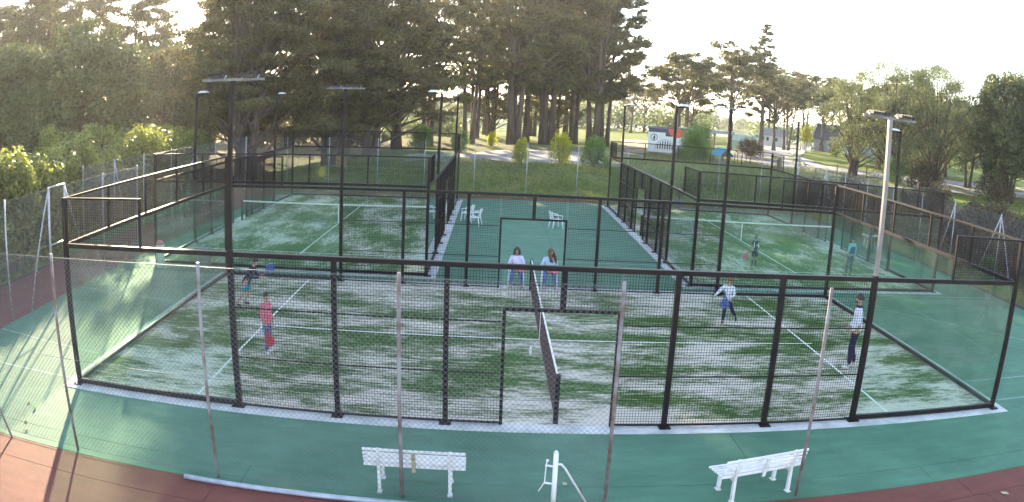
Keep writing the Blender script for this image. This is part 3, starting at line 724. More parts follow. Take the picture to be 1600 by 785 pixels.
# ------------------------------------------------------------------ balls, litter
BALL = mat('tennis_ball_felt', (0.45, 0.72, 0.10), 0.9, 0, 0.1, 30)
for lab, x, y in (('yellow-green ball on the sunlit green floor at far left', -0.30, -1.71), ('yellow-green ball on turf below the seated woman on the right', 10.57, 9.79), ('yellow-green ball on the turf just right of the net', 10.30, 6.19)):
    m = MB(); m.sphere((0, 0, .034), .034, 12, 8); tag(m.build('tennis_ball', BALL), lab, 'ball', 'balls on the ground', (x, y, .012 if x > 0 else 0))
DRY = mat('dry_leaf', (0.12, 0.07, 0.03), 0.9, 0, 0.3, 8); PALELEAF = mat('pale_leaf', (0.42, 0.38, 0.26), 0.9, 0, 0.2, 8)
for lab, x, y, mm, s in (('brown dry leaf near the ball on sunlit floor', -.62, -1.52, DRY, .055), ('brown dry leaf below the ball at the sunlit edge', -.15, -2.35, DRY, .06), ('brown dry leaf by the red and green border', .12, -2.75, DRY, .07),
                      ('pale fallen leaf on the red floor right of the right bench', 17.55, -3.95, PALELEAF, .10), ('pale fallen leaf on green floor above the right bench', 13.0, -2.1, PALELEAF, .05), ('pale leaf on green floor right of white net post', 9.97, -2.3, PALELEAF, .07)):
    m = MB(); m.add([(-s, 0, .012), (-.3*s, -.55*s, .02), (.6*s, -.4*s, .012), (s, .1*s, .03), (.5*s, .5*s, .014), (-.4*s, .5*s, .022)], [(0, 1, 2, 3, 4, 5)])
    tag(m.build('fallen_leaf', mm), lab, 'leaf', None, (x, y, 0), x*3)
m = MB(); m.tube([(0, 0, .012), (0, 0, .17), (0, 0, .2), (0, 0, .225)], [.032, .032, .014, .014], 10)
tag(m.build('water_bottle', PLASTIC), 'small pale drink bottle standing at the foot of the net', 'bottle', None, (9.72, 4.05, 0))

# ------------------------------------------------------------------ people
def skin_mesh(name, verts, edges, radii, m, parent, root_i=0, sub=1, flat=None):
    """grow one continuous surface from a skeleton of joints"""
    me = bpy.data.meshes.new(name); me.from_pydata([tuple(v) for v in verts], edges, []); me.update()
    o = bpy.data.objects.new(name, me); COL.objects.link(o)
    md = o.modifiers.new('skin', 'SKIN'); md.use_smooth_shade = True
    if not me.skin_vertices:
        bpy.context.view_layer.objects.active = o
    sv = me.skin_vertices[0].data
    for i, r in enumerate(radii):
        rr = r if isinstance(r, tuple) else (r, r)
        sv[i].radius = rr; sv[i].use_root = (i == root_i)
    sb = o.modifiers.new('sub', 'SUBSURF'); sb.levels = sub; sb.render_levels = sub
    bpy.context.view_layer.update()
    dg = bpy.context.evaluated_depsgraph_get()
    nm = bpy.data.meshes.new_from_object(o.evaluated_get(dg))
    bpy.data.objects.remove(o); bpy.data.meshes.remove(me)
    nm.materials.clear(); nm.materials.append(m)
    no = bpy.data.objects.new(name, nm); nm.name = name; COL.objects.link(no); no.parent = parent
    return no

SKIN = mat('skin', (0.42, 0.24, 0.17), 0.55, 0, 0.06, 8)
HAIRD = mat('dark_hair', (0.022, 0.014, 0.011), 0.5, 0, 0.3, 20)
HAIRB = mat('brown_hair', (0.10, 0.045, 0.022), 0.5, 0, 0.3, 20)
HAIRG = mat('chestnut_hair', (0.16, 0.075, 0.035), 0.5, 0, 0.3, 20)
EYE = mat('eye', (0.02, 0.015, 0.015), 0.2, 0, 0.1, 8); LIP = mat('lip', (0.30, 0.10, 0.09), 0.5, 0, 0.1, 8)
def cloth(name, c, c2=None, scale=10): return mat(name, c, 0.85, 0, 0.15, scale, 0.25, 45, 0.2, col2=c2)
PINKSH = cloth('pink_check', (0.52, 0.06, 0.13), (0.80, 0.22, 0.30), 26); JEANS = cloth('blue_jeans', (0.06, 0.10, 0.26), (0.13, 0.19, 0.40))
NAVY = cloth('navy_cloth', (0.018, 0.018, 0.045)); NAVYT = cloth('navy_trousers', (0.022, 0.022, 0.06)); TURQ = cloth('turquoise_shorts', (0.03, 0.25, 0.36))
WHITESW = cloth('white_sweater', (0.52, 0.53, 0.66), (0.72, 0.72, 0.82)); PALESW = cloth('pale_sweater', (0.42, 0.46, 0.55), (0.66, 0.70, 0.76), 16)
DARKBL = cloth('dark_jersey', (0.025, 0.04, 0.09)); GREYT = cloth('grey_trousers', (0.07, 0.09, 0.13)); LBLUE = cloth('light_blue_sleeves', (0.30, 0.50, 0.58)); VEST = cloth('blue_vest', (0.05, 0.09, 0.30))
LILAC = cloth('lilac_shirt', (0.48, 0.44, 0.66), (0.66, 0.62, 0.80)); PALEBL = cloth('pale_blue_shirt', (0.42, 0.52, 0.68)); SHOEW = mat('white_shoe', (0.62, 0.64, 0.70), 0.6, 0, 0.15, 25); SHOED = mat('dark_shoe', (0.02, 0.02, 0.03), 0.5, 0, 0.2, 20); SHOEP = mat('rose_shoe', (0.42, 0.20, 0.22), 0.6, 0, 0.15, 20)
SOCK = cloth('dark_sock', (0.02, 0.025, 0.035))
BASEJ = dict(pel=(0, 0, .96), spi=(0, .0, 1.12), che=(0, -.01, 1.32), nck=(0, -.005, 1.48), shl=(-.175, -.01, 1.42), shr=(.175, -.01, 1.42),
             ell=(-.225, -.03, 1.14), elr=(.225, -.03, 1.14), wrl=(-.235, .05, .90), wrr=(.235, .05, .90),
             hil=(-.088, 0, .92), hir=(.088, 0, .92), knl=(-.10, .02, .50), knr=(.10, .02, .50), anl=(-.10, -.02, .085), anr=(.10, -.02, .085),
             tol=(-.115, .15, .035), tor=(.115, .15, .035), look=(0, 1, 0))
def person(label, loc, rz, H, pose, top, legs, shoe, hair, sleeve='long', leg='long', hairstyle='short', vest=None, sock=None, topcat='shirt', build=1.0, group=None, hem=.86):
    root = thing('person', label, 'person', loc, rz, group)
    s = H/1.75
    J = {k: Vector(v) for k, v in BASEJ.items()}
    J.update({k: Vector(v) for k, v in pose.items()})
    P = {k: v*s for k, v in J.items() if k != 'look'}
    b = build*s
    nd = (P['nck']-P['che']).normalized(); look = J['look'].normalized()
    upv = (nd + Vector((0, 0, 1.2))).normalized(); sidev = look.cross(upv).normalized(); fwd = upv.cross(sidev).normalized()
    n1 = P['nck']+upv*.055*s; hb = n1+upv*.05*s+fwd*.02*s; hm = hb+upv*.085*s+fwd*.005*s; ht = hm+upv*.075*s-fwd*.005*s
    V = []; E = []; Rr = []
    def v(p, r, par=None):
        V.append(p); Rr.append(r if isinstance(r, tuple) else r); i = len(V)-1
        if par is not None: E.append((par, i))
        return i
    pel = v(P['pel'], .125*b); spi = v(P['spi'], .115*b, pel); che = v(P['che'], .13*b, spi); nck = v(P['nck'], .058*b, che)
    a = v(n1, .050*s, nck); a = v(hb, .072*s, a); hmi = v(hm, .088*s, a); v(ht, .062*s, hmi)
    nose = v(hm+fwd*.095*s-upv*.025*s, .013*s, hmi)
    for e in (-1, 1): v(hm+sidev*e*.088*s-upv*.02*s-fwd*.01*s, .016*s, hmi)
    for S, sg in (('l', -1), ('r', 1)):
        sh = v(P['sh'+S], .056*b, che); el = v(P['el'+S], .041*b, sh); wr = v(P['wr'+S], .027*s, el)
        fd = (P['wr'+S]-P['el'+S]).normalized()
        bend = P.get('hd'+S); hd = (fd if bend is None else (bend-P['wr'+S]).normalized())
        sd = hd.cross(Vector((0, 1, 0.3))).normalized(); pn = hd.cross(sd).normalized()
        pm = v(P['wr'+S]+hd*.065*s, (.034*s, .022*s), wr)
        for k, (off, ln) in enumerate(((-.030, .062), (-.010, .074), (.010, .070), (.030, .054))):
            k1 = v(P['wr'+S]+hd*.10*s+sd*off*s, .0095*s, pm)
            k2 = v(P['wr'+S]+hd*(.10+ln*.55)*s+sd*off*1.1*s+pn*.012*s, .0085*s, k1)
            v(P['wr'+S]+hd*(.10+ln*.85)*s+sd*off*1.1*s+pn*.034*s, .0075*s, k2)
        t1 = v(P['wr'+S]+hd*.055*s-sd*.045*s+pn*.012*s, .010*s, pm); v(P['wr'+S]+hd*.095*s-sd*.058*s+pn*.024*s, .0085*s, t1)
        hi = v(P['hi'+S], .088*b, pel); kn = v(P['kn'+S], .056*b, hi); md = v(P['kn'+S].lerp(P['an'+S], .35), .054*b, kn); an = v(P['an'+S], .037*s, md); v(P['to'+S], .032*s, an)
    body = skin_mesh('body', V, E, Rr, SKIN, root)
    # eyes and mouth sit on the head
    for e in (-1, 1):
        m = MB(); m.sphere(hm+fwd*.078*s+sidev*e*.032*s+upv*.008*s, .013*s, 8, 6); m.build('eye', EYE, body)
    m = MB(); q = hm+fwd*.080*s-upv*.062*s; m.bar(q-sidev*.022*s, q+sidev*.022*s, .016*s, .010*s); m.build('mouth', LIP, body)
    # upper garment
    V = []; E = []; Rr = []; hemp = P['pel'].lerp(P['spi'], 0); down = (P['pel']-P['spi']).normalized()
    c0 = v(P['pel']+down*max(0, (.96-hem))*s, .158*b); c1 = v(P['pel']+(P['spi']-P['pel'])*.3, .150*b, c0); c2 = v(P['spi'], .137*b, c1); c3 = v(P['che'], .153*b, c2); c4 = v(P['nck']-nd*.015*s, .074*b, c3)
    if vest is None or sleeve != 'none':
        for S in 'lr':
            sh = v(P['sh'+S], .074*b, c3); el = v(P['el'+S] if sleeve == 'long' else P['sh'+S].lerp(P['el'+S], .62), .058*b, sh)
            if sleeve == 'long': v(P['el'+S].lerp(P['wr'+S], .92), .041*b, el)
    skin_mesh(topcat, V, E, Rr, top, root)
    if vest is not None:
        V = []; E = []; Rr = []
        c0 = v(P['pel']+down*.06*s, .178*b); c2 = v(P['spi'], .160*b, c0); c3 = v(P['che'], .176*b, c2); c4 = v(P['nck']-nd*.01*s, .086*b, c3)
        for S in 'lr': v(P['sh'+S].lerp(P['che'], .18), .086*b, c3)
        skin_mesh('vest', V, E, Rr, vest, root)
    # legs
    V = []; E = []; Rr = []
    c0 = v(P['pel']+(P['spi']-P['pel'])*.25, .137*b); c1 = v(P['pel'], .142*b, c0)
    for S in 'lr':
        hi = v(P['hi'+S], .106*b, c1)
        if leg == 'long': kn = v(P['kn'+S], .075*b, hi); v(P['kn'+S].lerp(P['an'+S], .5), .066*b, kn); v(P['an'+S].lerp(P['kn'+S], .08), .056*b, len(V)-1)
        else: v(P['hi'+S].lerp(P['kn'+S], .55), .098*b, hi); v(P['hi'+S].lerp(P['kn'+S], .92), .092*b, len(V)-1)
    skin_mesh('trousers' if leg == 'long' else 'shorts', V, E, Rr, legs, root)
    for S in 'lr':
        d = (P['to'+S]-P['an'+S])
        V = []; E = []; Rr = []
        heel = P['an'+S]-Vector((d.x, d.y, 0))*.22 - Vector((0, 0, .035*s))
        if abs(d.z) > .1*s: heel = P['an'+S]-d*.25
        h0 = v(heel, .040*s); h1 = v(P['an'+S]+d*.35-Vector((0, 0, .015*s)), .047*s, h0); v(P['to'+S]+Vector((0, 0, .008*s)), .038*s, h1); v(P['an'+S]+(P['kn'+S]-P['an'+S]).normalized()*.02*s, .045*s, h0)
        skin_mesh('shoe', V, E, Rr, shoe, root)
        if sock:
            V = []; E = []; Rr = []
            a0 = v(P['an'+S], .046*s); a1 = v(P['an'+S].lerp(P['kn'+S], .4), .056*b, a0); v(P['an'+S].lerp(P['kn'+S], .75), .062*b, a1)
            skin_mesh('sock', V, E, Rr, sock, root)
    # hair: a cap with an uneven rim, plus long locks
    rng = random.Random(label); m = MB(); vs = []; fs = []; nu, nv = 18, 7
    for j in range(nv+1):
        for i in range(nu):
            an = 2*math.pi*i/nu; front = math.cos(an)
            lim = 1.95 - .62*max(0, front)**1.2 if hairstyle != 'long' else 2.15-.75*max(0, front)
            th = lim*j/nv; rr = (.105+.008*rng.uniform(-1, 1))*s
            d_ = fwd*(math.cos(an)*math.sin(th)) + sidev*(math.sin(an)*math.sin(th)*.93) + upv*math.cos(th)
            vs.append(hm+upv*.012*s-fwd*.012*s+d_*rr)
    for j in range(nv):
        for i in range(nu): i2 = (i+1) % nu; fs.append((j*nu+i, j*nu+i2, (j+1)*nu+i2, (j+1)*nu+i))
    m.add(vs, fs, True)
    if hairstyle == 'long':
        for k in range(16):
            an = math.pi*(.28+1.44*k/15); q = hm+(fwd*math.cos(an)+sidev*math.sin(an))*.085*s
            if hair is HAIRB: e1 = q-upv*.16*s+(fwd*(.03+.10*abs(math.sin(an)))+sidev*math.sin(an)*.03)*s; e2 = q-upv*(.30+rng.uniform(0, .08))*s+(fwd*(.06+.14*abs(math.sin(an)))+sidev*math.sin(an)*.02)*s
            else: e1 = q-upv*.10*s+sidev*math.sin(an)*.02*s; e2 = q-upv*(.15+rng.uniform(0, .04))*s+sidev*math.sin(an)*.015*s
            m.tube([q+upv*.05*s, q, e1, e2], [.03*s, .036*s, .032*s, .012*s], 6)
    elif hairstyle == 'wild':
        for k in range(22):
            an = rng.uniform(0, 2*math.pi); th = rng.uniform(.3, 1.7)
            d_ = fwd*(math.cos(an)*math.sin(th)) + sidev*(math.sin(an)*math.sin(th)) + upv*math.cos(th)
            if d_.dot(fwd) > .75: continue
            q = hm+d_*.10*s; m.tube([q, q+d_*.04*s+sidev*.03*rng.uniform(-1, 1)*s-upv*.02*s], [.028*s, .008*s], 6)
    m.build('hair', hair, root)
    return root, P, s
def racket(label, person_root, grip, tip, face, headm, grpos=None):
    """padel racket: grip and tip given in the frame of the person who holds it"""
    M = Matrix.Translation(person_root.location) @ Matrix.Rotation(person_root.rotation_euler.z, 4, 'Z')
    g = M @ Vector(grip); t = M @ Vector(tip); f = M.to_3x3() @ Vector(face)
    root = thing('padel_racket', label, 'racket', tuple(g), 0, 'padel rackets')
    ax = (t-g).normalized(); sd = ax.cross(f).normalized(); nn = sd.cross(ax).normalized()
    def W(a, b, c): return ax*a+sd*b+nn*c
    poly = []
    for k in range(26):
        an = 2*math.pi*k/26; a = .305+.145*math.cos(an); wv = .128*math.sin(an)*(1.0 if math.cos(an) > -.2 else 1.0-.42*(-.2-math.cos(an)))
        poly.append((a, wv))
    n = len(poly); vs = [W(a, b, .019) for a, b in poly]+[W(a, b, -.019) for a, b in poly]
    m = MB(); m.add(vs, [tuple(range(n)), tuple(range(2*n-1, n-1, -1))]+[(i, i+n, (i+1) % n+n, (i+1) % n) for i in range(n)])
    hd = m.build('head', headm, root)
    m = MB()
    for i in range(-2, 3):
        for j in range(-3, 4):
            if i*i+j*j*.7 <= 6.2:
                for sg in (1, -1):
                    c = W(.305+j*.032, i*.036, .0195*sg); m.tube([c, c+nn*.001*sg], .007, 6)
    m.build('hole', SHOED, hd, 'stuff')
    m = MB(); m.tube([W(-.02, 0, 0), W(.12, 0, 0)], .016, 8); m.build('handle', SHOED, root)
    for sg in (.07, -.07): m = MB(); m.bar(W(.11, 0, 0), W(.19, sg, 0), .022, .03); m.build('throat', headm, root)
    return root
RKR = mat('racket_red', (0.42, 0.03, 0.05), 0.35, 0, 0.15, 8); RKB = mat('racket_blue', (0.03, 0.06, 0.22), 0.35, 0, 0.2, 8, col2=(0.08, 0.14, 0.38)); RKP = mat('racket_pink', (0.62, 0.16, 0.22), 0.4, 0, 0.15, 8)

# player in pink, facing along the court towards the net
p, J, s = person('dark-haired player in pink checked shirt and jeans standing with racket down', (3.72, 3.12, .012), R_(-104), 1.42,
    dict(elr=(.215, -.03, 1.15), wrr=(.20, .08, .92), wrl=(-.215, .06, .90), tor=(.15, .15, .035), knr=(.11, .05, .5), anl=(-.11, -.09, .085), tol=(-.13, .08, .035), look=(.15, 1, -.1)), PINKSH, JEANS, SHOEW, HAIRD, hem=.80)
racket('red padel racket hanging in front of the pink player\'s leg', p, (.17, .09, .69), (.19, .20, .22), (1, .2, .2), RKR)
# lunging boy in blue shorts
p, J, s = person('player in navy top and turquoise shorts crouching forward with blue racket', (1.93, 6.95, .012), R_(-88), 1.56,
    dict(pel=(0, .02, .80), spi=(0, .10, .95), che=(0, .19, 1.13), nck=(0, .28, 1.26), shl=(-.17, .22, 1.22), shr=(.17, .22, 1.22), ell=(-.22, .28, .97), elr=(.24, .28, .97), wrl=(-.10, .50, 1.00), wrr=(.10, .52, .96),
         hil=(-.09, 0, .77), hir=(.09, 0, .77), knl=(-.15, .05, .42), knr=(.14, -.06, .44), anl=(-.16, -.13, .10), anr=(.17, -.30, .12), tol=(-.17, .05, .035), tor=(.19, -.13, .035), look=(0, 1, -.15)), NAVY, TURQ, SHOED, HAIRD, leg='short', topcat='hoodie', hem=.72)
racket('blue padel racket held up in front by the crouching player', p, (.04, .50, .90), (-.02, .80, 1.16), (1, .1, -.3), RKB)
# jumping child
p, J, s = person('brown-haired child in pale sweater kicking one leg back at the mesh', (15.22, 6.95, .012), R_(158), 1.36,
    dict(pel=(0, 0, .97), knr=(.06, .05, .56), anr=(.09, -.02, .17), tor=(.12, .06, .05), knl=(-.20, .12, .66), anl=(-.36, -.10, .36), tol=(-.38, -.10, .18), hir=(.085, 0, .93), hil=(-.09, .01, .94),
         shl=(-.18, 0, 1.42), shr=(.18, 0, 1.42), elr=(.36, .12, 1.20), wrr=(.46, .34, 1.12), ell=(-.25, .06, 1.16), wrl=(.06, .27, 1.02), look=(.6, 1, -.1)), PALESW, NAVYT, SHOED, HAIRG, hairstyle='wild', leg='long', topcat='sweater', hem=.88)
racket('blue padel racket held in front by the kicking child', p, (.06, .30, 1.00), (.02, .34, .60), (.15, 1, .25), RKB)
# coach in white sweater
p, J, s = person('bearded man in white sweater and navy trousers standing in the right half', (17.47, 3.22, .012), R_(68), 1.85,
    dict(wrl=(-.20, .12, .93), ell=(-.24, 0, 1.14), wrr=(.17, .16, .95), elr=(.25, -.02, 1.15), anl=(-.11, .05, .085), tol=(-.13, .22, .035), anr=(.12, -.10, .085), tor=(.16, .05, .035), knl=(-.10, .06, .5), look=(.05, 1, -.1)), WHITESW, NAVYT, SHOEW, HAIRD, topcat='sweater', hem=.84)
m = MB(); m.sphere(Vector((0.0, .062, 1.682)), .076, 10, 6, (.9, .8, .55)); m.build('beard', HAIRD, p)
m = MB(); m.tube([(0, .0, 1.55), (0, .0, 1.60)], [.095, .080], 12, False); m.build('collar', NAVY, p)
# boy with number 14
p, J, s = person('boy in dark shirt with white number 14 on his back', (19.02, 15.62, .012), R_(-8), 1.20,
    dict(elr=(.24, .02, 1.15), ell=(-.23, .02, 1.15), wrl=(-.24, .14, .98), wrr=(.22, .16, 1.0), look=(.1, 1, 0)), DARKBL, DARKBL, SHOED, HAIRB, sleeve='short', leg='short', sock=SOCK, hem=.84)
cu = bpy.data.curves.new('number_print', 'FONT'); cu.body = '14'; cu.size = .30; cu.align_x = 'CENTER'; cu.align_y = 'CENTER'; cu.extrude = .002
to = bpy.data.objects.new('number_print', cu); COL.objects.link(to); bpy.context.view_layer.update()
nm = bpy.data.meshes.new_from_object(to.evaluated_get(bpy.context.evaluated_depsgraph_get())); bpy.data.objects.remove(to); nm.materials.clear(); nm.materials.append(TAPE)
no = bpy.data.objects.new('number_print', nm); COL.objects.link(no); no.parent = p; no.location = (0, -.128, .86); no.rotation_euler = (R_(90), 0, 0)
racket('pink-red padel racket in the left hand of the boy in number 14', p, (-.18, .13, .60), (-.32, .08, .42), (.2, 1, .1), RKP)
# man in vest
p, J, s = person('man in blue vest over light blue sleeves walking away on back right court', (22.84, 14.42, .012), R_(20), 1.56,
    dict(knl=(-.16, .05, .5), anl=(-.27, -.04, .085), tol=(-.30, .12, .035), knr=(.08, .03, .5), anr=(.10, 0, .085), tor=(.14, .16, .035), wrl=(-.24, .12, .95), look=(.35, 1, 0)), LBLUE, GREYT, SHOED, HAIRD, vest=VEST, hem=.92)
# far child
p, J, s = person('distant child in dark jacket and jeans at far end of the back right court', (19.55, 31.2, .012), R_(170), 1.44, dict(wrr=(.14, .16, 1.0), look=(.2, 1, 0)), NAVY, JEANS, SHOED, HAIRB, topcat='jacket')
# seated women, facing the near court
SEAT = dict(pel=(0, -.10, .50), spi=(0, -.09, .66), che=(0, -.05, .88), nck=(0, -.02, 1.05), shl=(-.18, -.04, .98), shr=(.18, -.04, .98), ell=(-.27, .02, .74), elr=(.27, .02, .74), wrl=(-.09, .24, .62), wrr=(.09, .24, .62),
            hil=(-.10, -.04, .50), hir=(.10, -.04, .50), knl=(-.15, .36, .50), knr=(.15, .36, .50), anl=(-.19, .37, .085), anr=(.18, .37, .085), tol=(-.21, .52, .035), tor=(.20, .52, .035))
p, J, s = person('seated woman with short dark hair and lilac top on left chair', (9.56, 11.05, .0), R_(180), 1.60, dict(SEAT, look=(.1, 1, -.15)), LILAC, JEANS, SHOEP, HAIRD, hairstyle='long', hem=.99)
racket('pink padel racket lying on the lap of the woman in lilac', p, (.16, .26, .62), (-.20, .30, .60), (0, .8, 1), RKP)
p, J, s = person('seated woman with long brown hair and pale blue top on right chair', (10.60, 11.02, .0), R_(180), 1.60, dict(SEAT, look=(-.75, 1, -.15)), PALEBL, JEANS, SHOEP, HAIRB, hairstyle='long', hem=.99)
racket('pink padel racket lying on the lap of the long-haired woman', p, (.16, .26, .62), (-.20, .30, .60), (0, .8, 1), RKP)

# ------------------------------------------------------------------ foliage
def leaf_arrays(rng, centers, radii, counts, size, elong=2.0, up=0.3):
    """small leaf faces spread through each clump; returns vertices and quads"""
    idx = np.repeat(np.arange(len(centers)), counts); n = len(idx)
    d = rng.normal(size=(n, 3)); d /= np.linalg.norm(d, axis=1)[:, None]+1e-9
    p = centers[idx] + d*radii[idx]*(rng.random((n, 1))**0.45)
    nr = d*0.6 + rng.normal(size=(n, 3))*0.6 + np.array([0, 0, up]); nr /= np.linalg.norm(nr, axis=1)[:, None]+1e-9
    t = np.cross(nr, rng.normal(size=(n, 3))); t /= np.linalg.norm(t, axis=1)[:, None]+1e-9
    b = np.cross(nr, t)
    L = size*(0.6+0.8*rng.random((n, 1))); Wd = L/elong
    V = np.stack([p-t*L*.5, p+b*Wd*.5-t*L*.05, p+t*L*.5, p-b*Wd*.5-t*L*.05], 1).reshape(-1, 3)
    Q = np.arange(n*4).reshape(-1, 4)
    return V, Q
def crown_mesh(name, seed, centers, radii, counts, size, m, elong=2.0, up=0.3):
    rng = np.random.default_rng(seed); V, Q = leaf_arrays(rng, np.asarray(centers, float), np.asarray(radii, float), np.asarray(counts, int), size, elong, up)
    me = np_mesh(name, V, Q); me.materials.append(m); return me
def link(name, me, parent): o = bpy.data.objects.new(name, me); COL.objects.link(o); o.parent = parent; return o
PROTO = {}
def make_tree(key, name, seed, H, R, style, leafm, barkm, n_leaf, size, elong=2.2, trunk_r=None, base=0.3, forks=1, lean=0.0):
    """a tapered trunk with limbs, and a crown of leaf clumps; kept as a prototype whose first use is itself"""
    rng = np.random.default_rng(seed); tr = trunk_r or H*0.028
    root = bpy.data.objects.new(name, None); COL.objects.link(root)
    tb = MB(); tips = []
    # trunks
    stems = []
    for k in range(forks):
        a = 2*math.pi*k/forks+rng.random(); off = (0 if forks == 1 else tr*.9); spread = (0 if forks == 1 else R*.28*rng.uniform(.5, 1.1))
        pts = []; ns = 7; top = H*(.93 if style != 'umbrella' else .84)*rng.uniform(.92, 1)
        for i in range(ns+1):
            t = i/ns; w = spread*t**1.3
            pts.append((math.cos(a)*(off+w)+lean*t*t*H+.05*H*.12*math.sin(3*t+a), math.sin(a)*(off+w)+.05*H*.12*math.sin(2.3*t+2*a), -.3+top*t))
        r0 = tr*(1 if forks == 1 else .72)
        tb.tube(pts, [r0*(1.45 if i == 0 else 1.0)*(1-.86*(i/ns)**1.1) for i in range(ns+1)], 9); stems.append((pts, r0))
    cs, rs, wt = [], [], []
    def along(t, k):
        pts, r0 = stems[k % forks]; q = t*(len(pts)-1); i = min(int(q), len(pts)-2); f = q-i
        return Vector(pts[i]).lerp(Vector(pts[i+1]), f), r0*(1-.86*t**1.1)
    nl = {'cypress': 56, 'pine': 54, 'umbrella': 30, 'araucaria': 40, 'oak': 46, 'willow': 34}[style]
    for k in range(nl):
        u = (k+rng.random())/nl; az = k*2.39996+rng.random()*.7
        if style == 'oak':
            el = math.asin(max(-.55, min(1, -.45+1.45*u))); rad = rng.uniform(.72, .98)
            c = Vector((math.cos(az)*math.cos(el)*R*rad, math.sin(az)*math.cos(el)*R*rad, H*(base+1)/2+math.sin(el)*H*(1-base)/2*rad))
            rr = R*rng.uniform(.26, .40); rv = (rr, rr, rr*.85); t0 = .35+.4*u
        elif style == 'cypress':
            z = base+(1-base)*u; prof = (1-.55*max(0, (z-.45)/.55)**1.5)*(.75+.25*min(1, z/.3)); rad = R*prof*rng.uniform(.35, 1.0)
            c = Vector((math.cos(az)*rad, math.sin(az)*rad, H*z)); rr = R*rng.uniform(.26, .42); rv = (rr, rr, rr*rng.uniform(.30, .48)); t0 = max(.08, z*.86-.10)
        elif style == 'pine':
            z = base+(1-base)*u; prof = math.sin(math.pi*min(1, .22+.72*u))**.7; rad = R*prof*rng.uniform(.25, 1.0)
            c = Vector((math.cos(az)*rad, math.sin(az)*rad, H*z)); rr = R*rng.uniform(.20, .36); rv = (rr, rr, rr*rng.uniform(.35, .6)); t0 = max(.3, z-.12)
        elif style == 'umbrella':
            rad = R*math.sqrt(rng.random())*1.0; z = base+(1-base)*(.25+.75*math.sqrt(max(0, 1-(rad/R)**2)))*rng.uniform(.72, 1.0)
            c = Vector((math.cos(az)*rad, math.sin(az)*rad, H*z)); rr = R*rng.uniform(.22, .36); rv = (rr, rr, rr*.42); t0 = .45+.4*rng.random()
        elif style == 'araucaria':
            z = base+(1-base)*u; rad = R*(1-.75*u**1.6)*rng.uniform(.45, 1.0); c = Vector((math.cos(az)*rad, math.sin(az)*rad, H*z)); rr = R*.32; rv = (rr, rr, rr*.5); t0 = max(.2, z-.04)
        else:
            z = base+(1-base)*u; rad = R*math.sin(math.pi*min(1, .25+.62*u))*rng.uniform(.3, 1.05); c = Vector((math.cos(az)*rad, math.sin(az)*rad, H*z)); rr = R*rng.uniform(.26, .42); rv = (rr, rr, rr*.8); t0 = max(.12, z*.8-.2)
        c += Vector((lean*H*(c.z/H)**2, 0, 0))
        p0, rt = along(min(.96, t0), k)
        mid = p0.lerp(c, .55)+Vector((0, 0, (-.06 if style in ('pine', 'cypress', 'umbrella') else .03)*(c-p0).length))
        rl = max(.03, min(rt*.55, .02*(c-p0).length+.03))
        tb.tube([p0, mid, c], [rl, rl*.62, rl*.22], 6, False)
        # a clump is itself made of several tufts
        nt = 5 if style != 'oak' else 6
        for q in range(nt):
            o = Vector(rng.normal(size=3)); o.normalize(); o = Vector((o.x*rv[0], o.y*rv[1], o.z*rv[2]))*rng.uniform(.35, .95)
            f = rng.uniform(.36, .62); cs.append(c+o); rs.append(Vector(rv)*f); wt.append(f*f*rr*rr)
    wt = np.array(wt); cnt = np.maximum(3, (n_leaf*wt/wt.sum())).astype(int)
    link('trunk', None, root) if False else None
    to = tb.build('trunk', barkm, root)
    cm = crown_mesh('crown', seed+1, np.array([tuple(c) for c in cs]), np.array([tuple(r) for r in rs]), cnt, size, leafm, elong, .35)
    link('crown', cm, root)
    PROTO[key] = [root, False]
    return root
def plant(key, label, x, y, scale=1.0, rz=0.0, cat='tree', group=None, z=None, sx=None):
    root, used = PROTO[key]
    loc = (x, y, (hz(x, y) if z is None else z)); sc = (scale*(sx or 1), scale*(sx or 1), scale)
    if not used:
        PROTO[key][1] = True; o = root; o['label'] = label; o.location = loc; o.rotation_euler = (0, 0, rz); o.scale = sc
        if group: o['group'] = group
    else:
        o = dup(root, label, loc, rz, group, sc)
        if not group and 'group' in o: del o['group']
    o['category'] = cat
    return o
make_tree('cyp0', 'cypress_tree', 11, 19, 7.0, 'cypress', L_CYP, BARK, 60000, .33, 2.6, .55, .20, 2)
make_tree('cyp1', 'cypress_tree', 12, 21, 6.2, 'cypress', L_CYP, BARK, 56000, .33, 2.6, .55, .16, 3)
make_tree('pin0', 'pine_tree', 21, 26, 5.6, 'pine', L_PIN, BARK, 38000, .38, 2.8, .38, .25, 1, .02)
make_tree('pin1', 'pine_tree', 22, 25, 5.4, 'pine', L_PIN, BARK, 36000, .38, 2.8, .40, .27, 2)
make_tree('pin2', 'pine_tree', 23, 27, 6.4, 'pine', L_PIN, BARK, 44000, .38, 2.8, .50, .23, 4, .03)
make_tree('pin3', 'pine_tree', 24, 25, 5.2, 'pine', L_PIN, BARK, 17000, .38, 2.8, .36, .28, 2, .02)
make_tree('umb0', 'umbrella_pine', 31, 15, 6.2, 'umbrella', L_PIN, BARK, 16000, .36, 2.6, .42, .40, 2)
make_tree('umb1', 'umbrella_pine', 32, 14, 6.0, 'umbrella', L_PIN, BARK, 15000, .36, 2.6, .36, .45, 1, .05)
make_tree('ara0', 'narrow_conifer', 41, 20, 2.5, 'araucaria', L_PIN, BARK, 9000, .36, 2.2, .42, .24, 1)
make_tree('oak0', 'evergreen_oak', 51, 10, 4.2, 'oak', L_OAK, BARK, 26000, .26, 1.7, .30, .12, 2)
make_tree('oak1', 'evergreen_oak', 52, 10, 4.6, 'oak', L_OAK, BARK, 26000, .28, 1.7, .30, .10, 2)
make_tree('wil0', 'tamarisk_tree', 61, 12, 5.2, 'willow', L_WIL, BARK, 20000, .26, 4.0, .30, .22, 6)

